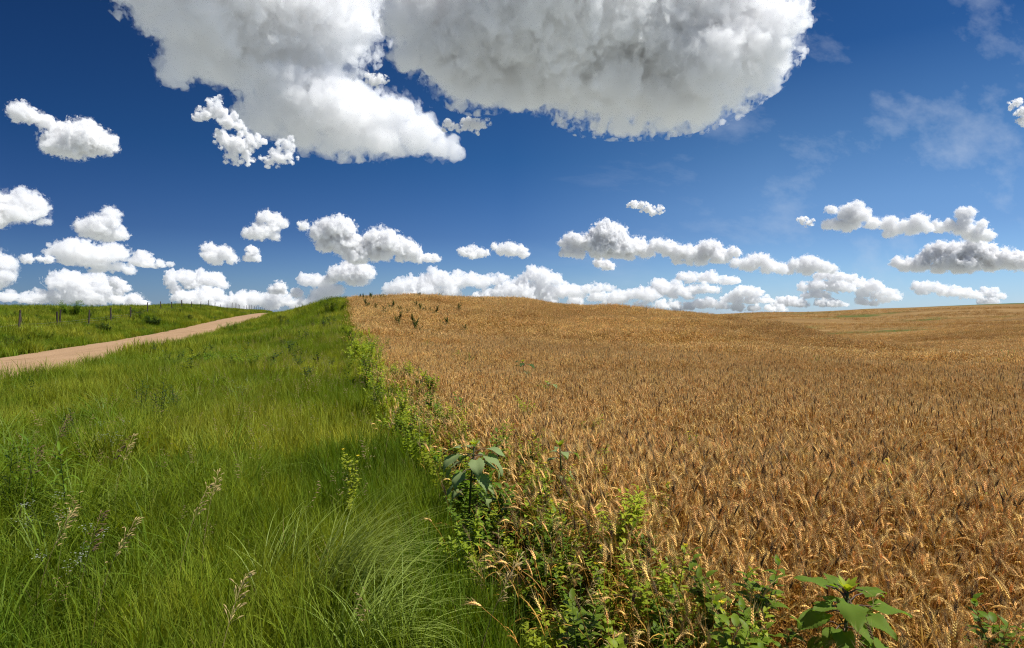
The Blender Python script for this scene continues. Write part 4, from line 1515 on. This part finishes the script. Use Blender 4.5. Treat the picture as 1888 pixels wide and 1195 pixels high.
def cloud(label, puffs, base=None, vox=1.1, od=3.4, thick=1.0, wisp=1.25, seed=0, H=1000.0, group=None, kids=7, rough=1.0, inner=1.0, swell=1.0):
    rnd = random.Random(seed)
    rmed = float(np.median([p[2] for p in puffs]))
    bot = max(p[1] + p[2] * 0.8 for p in puffs)
    kid = []
    flat = 1.0
    if group:                                   # distant, flatter heaps that run together
        flat = 1.3
        if base is None:
            base = max(p[1] + .62 * p[2] for p in puffs)
        puffs = [(a, b, c * 1.22) for a, b, c in puffs]
    for (px, py, r) in puffs:                   # smaller heads budding from each puff, mostly on its upper half
        for k in range(kids):
            a = rnd.uniform(-0.25, 1.25) * math.pi
            rr = r * rnd.uniform(.28, .5)
            d = r * rnd.uniform(.7, .95)
            if rr > 1.6 * vox:
                kid.append((px + d * math.cos(a), py - d * math.sin(a) * .9, rr))
    if wisp >= 2.0:                             # shreds: small torn scraps instead of heads
        kid = []
        for (px, py, r) in puffs:
            for k in range(14):
                a, d = rnd.uniform(0, 6.28), r * rnd.uniform(.3, 1.35)
                kid.append((px + d * math.cos(a) * 1.2, py - d * math.sin(a) * .8, max(2.0, r * rnd.uniform(.16, .34))))
        puffs = [(a, b, c * .62) for a, b, c in puffs]
    P = np.array(puffs, float)
    puffs = list(puffs) + kid
    cx, cyp = P[:, 0].mean(), P[:, 1].mean()
    elev = ray(cx, min(bot, 562))[2]
    D = min(max(H / elev, 1500.0), 22000.0)
    sc = D / F                                  # metres per photograph pixel at this cloud
    c0 = ray(cx, cyp) * D
    brg = math.atan2(c0[0], c0[1])
    ex = np.array([math.cos(brg), -math.sin(brg), 0])
    ey = np.array([math.sin(brg), math.cos(brg), 0])
    L = []
    spread = (P[:, 0].max() - P[:, 0].min()) / 2 + 1
    for (px, py, r) in puffs:
        w = ray(px, py)
        w = w * (np.linalg.norm(c0[:2]) / np.linalg.norm(w[:2]))     # on one arc round the viewer
        d = w - c0
        L.append((d @ ex / sc, d @ ey / sc + rnd.uniform(-.5, .5) * r * thick, d[2] / sc, r))
    L = np.array(L)
    g = L[:, 3] * 1.5 + 2 * vox + 2
    lo = (L[:, :3] - g[:, None]).min(0)
    hi = (L[:, :3] + g[:, None]).max(0)
    n = np.ceil((hi - lo) / vox).astype(int) + 2
    X, Y, Z = np.meshgrid(*[lo[i] + vox * np.arange(n[i]) for i in range(3)], indexing='ij')
    X, Y, Z = (a.astype(np.float32) for a in (X, Y, Z))
    f = np.full(X.shape, -9.0, np.float32)
    for (x, y, z, r) in L:
        # work only in the puff's own box
        s = [slice(max(0, int((v - lo[i] - 1.6 * r) / vox)), max(0, int((v - lo[i] + 1.6 * r) / vox) + 2)) for i, v in enumerate((x, y, z))]
        s = tuple(s)
        dz = Z[s] - z
        q = np.sqrt((X[s] - x) ** 2 + ((Y[s] - y) / thick) ** 2 + (np.where(dz < 0, dz * 1.4, dz) * flat) ** 2)
        v = np.minimum(1 - q / r, 0.6) * min(1.0, (r / 14.0) ** .5)
        # smooth union, so puffs grow into one another
        a, b = f[s], v
        h = np.clip(0.5 + 0.5 * (b - a) / 0.15, 0, 1)
        f[s] = a * (1 - h) + b * h + 0.15 * h * (1 - h) * (a > -5)
    m = f > -0.62
    x, y, z = X[m] + seed * 31.7, Y[m] + seed * 7.9, Z[m] + seed * 13.1
    lam = min(max(0.8 * rmed, 8.0), 110.0)
    k = 1.0 / lam
    wx = fbm(x * k * 2, y * k * 2, z * k * 2, 3) - .5
    big = np.abs(2 * fbm((x + wx * lam * .5) * k, y * k, z * k, 3, .5) - 1)
    k2 = 1.0 / max(2.6 * vox, lam / 4.0)
    fin = np.abs(2 * fbm(x * k2 + 40, y * k2, z * k2, 3, .6) - 1)
    soft = fbm(x * k * 1.6 + 90, y * k * 1.6, (z + wx * lam) * k * 1.6, 6, .66) - .5
    col = f.max(1)                              # heaped and torn at the rim, smooth over the middle of the base
    rim = 1 - (1 - inner) * np.clip((np.broadcast_to(col[:, None, :], f.shape)[m] - .12) / .38, 0, 1)
    fv = f[m] + (.55 * swell * (big - .22) / max(inner, .62) + rough * .42 * (fin - .2)) * rim + wisp * 1.7 * soft * (.35 + .65 * rim)
    g2 = np.full(f.shape, -1.0, np.float32)
    g2[m] = fv
    k3 = 1.0 / max(3.0 * vox, lam / 3.0)
    g3 = np.full(f.shape, -1.0, np.float32)     # thin ragged veil round the dense cloud
    g3[m] = f[m] + .06 + .55 * (big - .22) * rim + 2.6 * (fbm(x * k3 + 7, y * k3, z * k3 + 31, 5, .65) - .5)
    if base is not None:
        zb = (ray(cx, base)[2] * D - c0[2]) / sc
        zz = Z - zb + 10 * (vnoise(X / 30 + seed, Y / 30, Z * 0) - .5) + 5 * (vnoise(X / 9 + seed, Y / 9, Z * 0 + 3) - .5)
        g2 = np.minimum(g2, zz / 12)
        g3 = np.minimum(g3, zz / 12)
    for g_ in (g2, g3):
        g_[0], g_[-1], g_[:, 0], g_[:, -1], g_[:, :, 0], g_[:, :, -1] = (-1,) * 6
    if not (g2 > 0).any():
        print('EMPTY CLOUD', label)
        return None
    v, q = surface_nets(g2)
    v = (v * vox + lo) * sc
    rmean = np.sort(L[:, 3])[-max(1, len(L) // 2):].mean()
    o = mesh_obj('cloud', v, q, cloud_mat(od / (2 * rmean * sc)))
    o.location = Vector(c0) + Vector((0, 0, EYE))
    o.rotation_euler = (0, 0, -brg)
    tag(o, label, 'cloud', group)
    if not group and (g3 > 0).any():
        v, q = surface_nets(g3)
        mesh_obj('veil', (v * vox + lo) * sc, q, cloud_mat(.2 * od / (2 * rmean * sc)), o)
    return o


HZ = 'low cumulus clouds above the horizon'
MID = 'small clouds in the open blue'
CLOUDS = [
 ('huge grey-centred white cloud with a long tapering lower lobe, left of the biggest cloud', dict(vox=2.3, od=3.6, H=1300, kids=6, rough=.6, wisp=1.6, inner=.4, swell=1.25),
  [(330,-20,80),(430,-10,110),(400,60,75),(340,110,38),(322,148,20),(470,60,95),(560,40,105),(615,25,62),(560,110,60),(600,90,46),(638,92,26),(400,105,48),(300,10,48),(255,-5,28),
   (590,160,50),(540,190,66),(482,212,36),(610,215,62),(680,225,52),(730,212,36),(700,262,38),(770,252,38),(815,275,26),(842,288,13),(640,250,46),(560,235,46),(500,235,26)]),
 ('biggest cloud, with a wide dark grey base and bright ragged right edge, at the top', dict(vox=2.5, od=6.0, H=850, kids=6, rough=.5, wisp=1.6, inner=.4, swell=1.35),
  [(785,15,66),(755,40,36),(800,90,56),(830,120,42),(850,160,24),(880,100,84),(900,170,36),(960,60,125),(950,180,28),(1050,40,140),(1030,140,72),(1150,50,150),(1130,165,58),(1240,50,150),(1250,175,58),(1310,40,115),(1310,140,72),(1290,195,38),(1380,40,62),(1385,110,52),(1408,150,26),(1425,80,24),(1425,20,20),(1145,235,20),(1225,230,20),(1165,242,14),(748,95,18),(722,105,10)]),
 ('ragged cloudlet with a wispy top, left end of the tapering lobe', dict(wisp=2.0, vox=.9, kids=4, od=4), [(395,205,18),(378,213,16),(420,228,19),(440,236,13),(400,190,11)]),
 ('two joined cloud scraps under the ragged cloudlet', dict(wisp=2.0, vox=.9, kids=4, od=4), [(418,258,15),(440,272,23),(430,288,15),(460,262,17),(454,290,13)]),
 ('thin scrap of cloud beneath the tapering lobe', dict(wisp=2.0, vox=.9, kids=4, od=3), [(512,292,16),(498,296,11),(532,292,11),(528,268,13)]),
 ('tiny shred of cloud between the two biggest clouds', dict(wisp=2.0, vox=.9, kids=4, od=3), [(690,149,12),(702,147,10)]),
 ('thin broken wisp of cloud under the left end of the biggest cloud', dict(wisp=2.0, vox=.9, kids=4, od=3), [(858,230,12),(875,232,13),(888,228,10),(827,230,11)]),
 ('isolated cloud with a wispy trail on its upper left, high in the dark blue', dict(wisp=1.25, od=6), [(40,212,17),(62,218,13),(85,228,13),(102,238,12),(115,262,27),(150,262,29),(185,268,22),(160,245,20),(130,275,23),(202,262,12),(95,270,15),(165,280,14)]),
 ('round-topped cloud cut by the left edge, with a small flat tail', dict(), [(-10,390,28),(20,385,25),(45,375,23),(60,382,22),(30,395,20),(62,395,15),(-20,400,25),(75,410,8),(88,409,7)]),
 ('heart-like cloud with a tall knob, over the left pasture', dict(), [(205,397,14),(200,410,17),(180,420,20),(155,418,14),(190,432,18),(220,434,13),(165,428,14)]),
 ('long lumpy cloud second from the left above the bank', dict(group=HZ), [(105,465,14),(130,462,18),(150,465,20),(180,475,22),(210,468,18),(222,473,12),(150,480,16),(190,490,14),(215,493,11),(238,499,10),(178,496,9),(125,478,14)]),
 ('small cloud with a thin tail pointing right', dict(group=HZ), [(262,478,13),(255,485,11),(277,488,9),(295,488,8),(310,488,6)]),
 ('puffy cloud cut by the left edge, lower of two', dict(), [(-5,485,20),(10,490,17),(18,500,11),(5,510,17),(-10,515,20)]),
 ('tiny faint puff beside the lower left-edge cloud', dict(od=3), [(50,478,9)]),
 ('tiny flat streak of cloud before the long lumpy cloud', dict(od=3), [(75,479,6),(90,480,7)]),
 ('broad bank of cloud standing on the pasture skyline', dict(group=HZ), [(115,522,20),(105,522,12),(135,520,17),(160,530,18),(180,520,15),(195,532,14),(170,550,20),(130,545,20),(200,548,16),(220,553,12),(50,553,12),(20,548,11),(5,548,9),(70,550,14),(95,550,14)]),
 ('small upright shred right of the broad cloud bank', dict(od=4), [(220,527,9),(212,520,9),(229,533,9),(218,538,8)]),
 ('small dome of cloud just over the bank and fence', dict(), [(250,556,13),(265,563,9),(240,563,9)]),
 ('hook-shaped cloud with a hollow on its left', dict(group=HZ), [(318,510,10),(316,520,9),(322,530,9),(326,538,9),(345,515,14),(370,515,15),(395,518,14),(412,526,8),(355,525,12)]),
 ('low row of cloud behind the fence posts and the road crest', dict(group=HZ), [(335,548,12),(350,555,14),(375,550,17),(395,545,14),(420,560,14),(440,553,14),(460,550,12),(480,555,14),(505,550,12),(525,555,12),(545,560,10),(563,562,8),(500,564,12),(450,566,12),(400,566,12)]),
 ('wedge-shaped cloud with a peak at its left end', dict(), [(385,460,11),(382,472,10),(397,474,14),(415,470,14),(428,478,10),(400,482,9)]),
 ('little stacked puff right of the wedge-shaped cloud', dict(od=4), [(465,466,10),(459,476,8),(471,476,8)]),
 ('cloud like a tilted mitten, above the road crest', dict(), [(490,403,13),(505,408,13),(520,413,10),(478,430,16),(490,428,14),(460,433,11),(506,437,9),(500,420,12)]),
 ('single tiny puff right of the mitten-like cloud', dict(od=3), [(560,418,9)]),
 ('large two-humped cloud above the hill top', dict(od=6), [(598,430,20),(585,435,13),(620,425,20),(635,425,18),(600,452,15),(650,455,22),(630,450,22),(660,470,20),(700,445,22),(690,460,22),(720,452,20),(745,460,18),(760,468,16),(772,478,10),(802,477,8),(787,477,9),(710,472,12),(740,476,9),(690,476,10)]),
 ('solid rounded cloud under the two-humped cloud', dict(od=6), [(655,500,20),(670,505,17),(640,505,16),(620,507,14),(610,515,10),(665,516,14),(648,516,11)]),
 ('stepped cloud running down to the green hill top', dict(group=HZ), [(565,518,12),(585,520,13),(600,525,12),(605,538,14),(620,537,11),(590,545,12),(580,555,12),(560,560,9),(615,550,9)]),
 ('small peaked puff above the road crest', dict(od=5), [(515,530,10),(504,535,8),(520,538,7)]),
 ('tiny puff between the road crest and the green hill', dict(od=4), [(547,541,9)]),
 ('flat small cloud, left of a pair over the wheat crest', dict(), [(870,464,10),(855,466,9),(885,468,9),(896,468,7),(872,471,9)]),
 ('lens-shaped small cloud, right of a pair over the wheat crest', dict(), [(940,460,12),(925,462,10),(955,463,11),(966,468,9),(940,466,10),(912,456,7)]),
 ('long heaped cloud lying on the wheat hill skyline', dict(group=HZ), [(800,515,16),(780,520,14),(755,525,14),(735,530,14),(720,535,10),(820,520,16),(845,520,15),(870,518,14),(890,522,12),(910,517,11),(926,515,9),(790,540,18),(760,545,20),(725,550,15),(830,538,14),(815,550,12),(745,555,14)]),
 ('towering pile of cloud over the middle of the wheat skyline', dict(group=HZ), [(985,508,14),(1000,507,13),(970,512,10),(1020,512,10),(1025,520,10),(1000,520,14),(960,525,14),(935,540,18),(965,545,22),(1000,543,20),(1035,538,16),(1060,540,12),(900,548,14),(880,550,11),(1010,555,14),(1080,535,10),(1100,533,10),(1120,532,9),(1070,540,10),(915,540,12),(940,555,14)]),
 ('low chain of cloud right above the sloping wheat skyline', dict(group=HZ), [(1100,548,12),(1140,550,14),(1160,545,11),(1190,545,14),(1175,540,11),(1200,550,11),(1125,555,12),(1060,557,11),(1220,564,10),(1240,562,9),(1180,566,10)]),
 ('sharp-edged low cloud with a long flat right tail', dict(group=HZ), [(1215,528,12),(1225,535,14),(1245,530,11),(1260,540,10),(1280,535,10),(1300,533,10),(1317,535,8),(1240,546,9),(1270,548,8)]),
 ('flat lumpy cloud above the long-tailed one', dict(group=HZ), [(1260,511,9),(1275,514,10),(1300,513,11),(1320,517,10),(1340,519,9),(1355,521,8),(1310,508,9)]),
 ('long white cloud with one tall tower near its left end', dict(od=6), [(1050,450,16),(1065,445,13),(1045,465,11),(1065,468,12),(1090,450,18),(1115,435,22),(1130,440,23),(1110,460,20),(1100,468,12),(1140,462,18),(1160,460,18),(1175,455,16),(1190,463,16),(1215,455,14),(1230,460,15),(1250,468,14),(1270,470,16),(1300,465,17),(1315,463,16),(1325,475,14),(1270,480,10),(1250,480,9),(1340,478,9),(1350,466,9),(1359,468,7),(1160,473,9),(1290,482,10)]),
 ('small oval puff hanging under the tower cloud', dict(od=5), [(1105,486,9),(1118,490,9),(1126,492,7)]),
 ('lonely slanting scrap of cloud high over the wheat', dict(od=4, wisp=2.0, vox=.9, kids=4), [(1168,378,9),(1181,380,9),(1195,386,9),(1206,391,9),(1214,387,7)]),
 ('domed cloud joined to the right end of the tower cloud', dict(), [(1355,487,9),(1375,488,12),(1390,485,15),(1405,483,14),(1420,492,12),(1440,497,10),(1385,493,10),(1410,498,8)]),
 ('smooth domed cloud, the upper of the stack over the far hill', dict(), [(1465,490,11),(1490,488,15),(1505,490,13),(1520,495,11),(1536,497,8),(1455,499,9),(1490,502,9),(1475,497,9)]),
 ('flat cloud second from the top of the stack over the far hill', dict(group=HZ), [(1515,509,10),(1535,508,9),(1550,512,10),(1570,515,9),(1586,518,7)]),
 ('wide flat cloud in the middle of the stack over the far hill', dict(group=HZ), [(1495,530,9),(1510,527,11),(1530,526,11),(1550,530,11),(1566,533,9),(1480,531,8),(1535,535,9)]),
 ('slanting cloud ending the stack over the far hill', dict(group=HZ), [(1575,525,10),(1600,530,12),(1615,530,11),(1635,540,10),(1650,548,9),(1590,543,9),(1615,546,9),(1590,557,9),(1630,552,9),(1610,559,8)]),
 ('small oval cloud under the wide flat cloud of the stack', dict(group=HZ), [(1505,544,10),(1490,546,8),(1520,547,8)]),
 ('low cloud close over the far hill skyline', dict(group=HZ), [(1440,560,9),(1455,555,10),(1470,560,10),(1481,562,8),(1430,563,7),(1515,559,9),(1535,561,9),(1552,564,7)]),
 ('small domed cloud left of the stack', dict(group=HZ), [(1365,540,10),(1380,540,11),(1395,543,9),(1355,545,8)]),
 ('thin low cloud under the small domed cloud', dict(group=HZ), [(1340,553,9),(1360,553,10),(1385,555,10),(1410,556,9),(1421,558,7)]),
 ('lowest band of cloud in the dip between the hills', dict(group=HZ), [(1290,562,10),(1310,560,10),(1330,564,9),(1250,568,9),(1270,566,9),(1360,568,9),(1390,569,8),(1420,570,8),(1440,571,7)]),
 ('broken white cloud with a round tower, upper right', dict(wisp=1.2), [(1560,395,14),(1575,390,16),(1590,400,14),(1570,410,16),(1545,415,12),(1526,416,10),(1560,423,9),(1610,413,12),(1640,413,14),(1650,423,12),(1670,418,12),(1695,410,14),(1700,420,12),(1680,425,11),(1640,431,10),(1533,389,9),(1713,422,9)]),
 ('cloud with a curling wisp on top, right of the round tower', dict(wisp=1.2), [(1775,395,11),(1786,393,10),(1780,410,11),(1750,418,11),(1733,421,10),(1770,425,13),(1790,430,14),(1815,435,13),(1800,438,11),(1725,414,7),(1810,415,9)]),
 ('widest cloud at right, with a flat grey base, cut by the right edge', dict(od=6, base=506), [(1655,485,11),(1670,490,13),(1700,488,16),(1720,470,16),(1735,460,14),(1745,485,20),(1760,465,18),(1790,460,16),(1800,465,20),(1820,475,20),(1850,480,18),(1880,485,16),(1900,488,16),(1785,490,18),(1730,496,12),(1770,498,10),(1830,490,14),(1693,490,12)]),
 ('flat broken cloud below the widest right cloud', dict(group=HZ), [(1695,530,10),(1710,530,10),(1730,532,10),(1740,540,9),(1760,540,11),(1780,543,10),(1800,546,8),(1700,539,8)]),
 ('small cloud at the right end of the flat broken cloud', dict(group=HZ), [(1818,540,9),(1830,542,9),(1844,546,7)]),
 ('tiny cloud touching the far hill skyline at right', dict(group=HZ), [(1812,556,8),(1828,556,9)]),
 ('faint ragged shred at the right edge, halfway up the sky', dict(od=3, wisp=2.0, vox=.9, kids=4), [(1875,192,10),(1882,206,12),(1889,222,11)]),
 ('tiny shred left of the broken tower cloud', dict(od=3, wisp=2.0, vox=.9, kids=4), [(1480,407,8),(1491,411,7)]),
]
for i, (lab, kw, puffs) in enumerate(CLOUDS):
    cloud(lab, puffs, seed=i + 1, **kw)
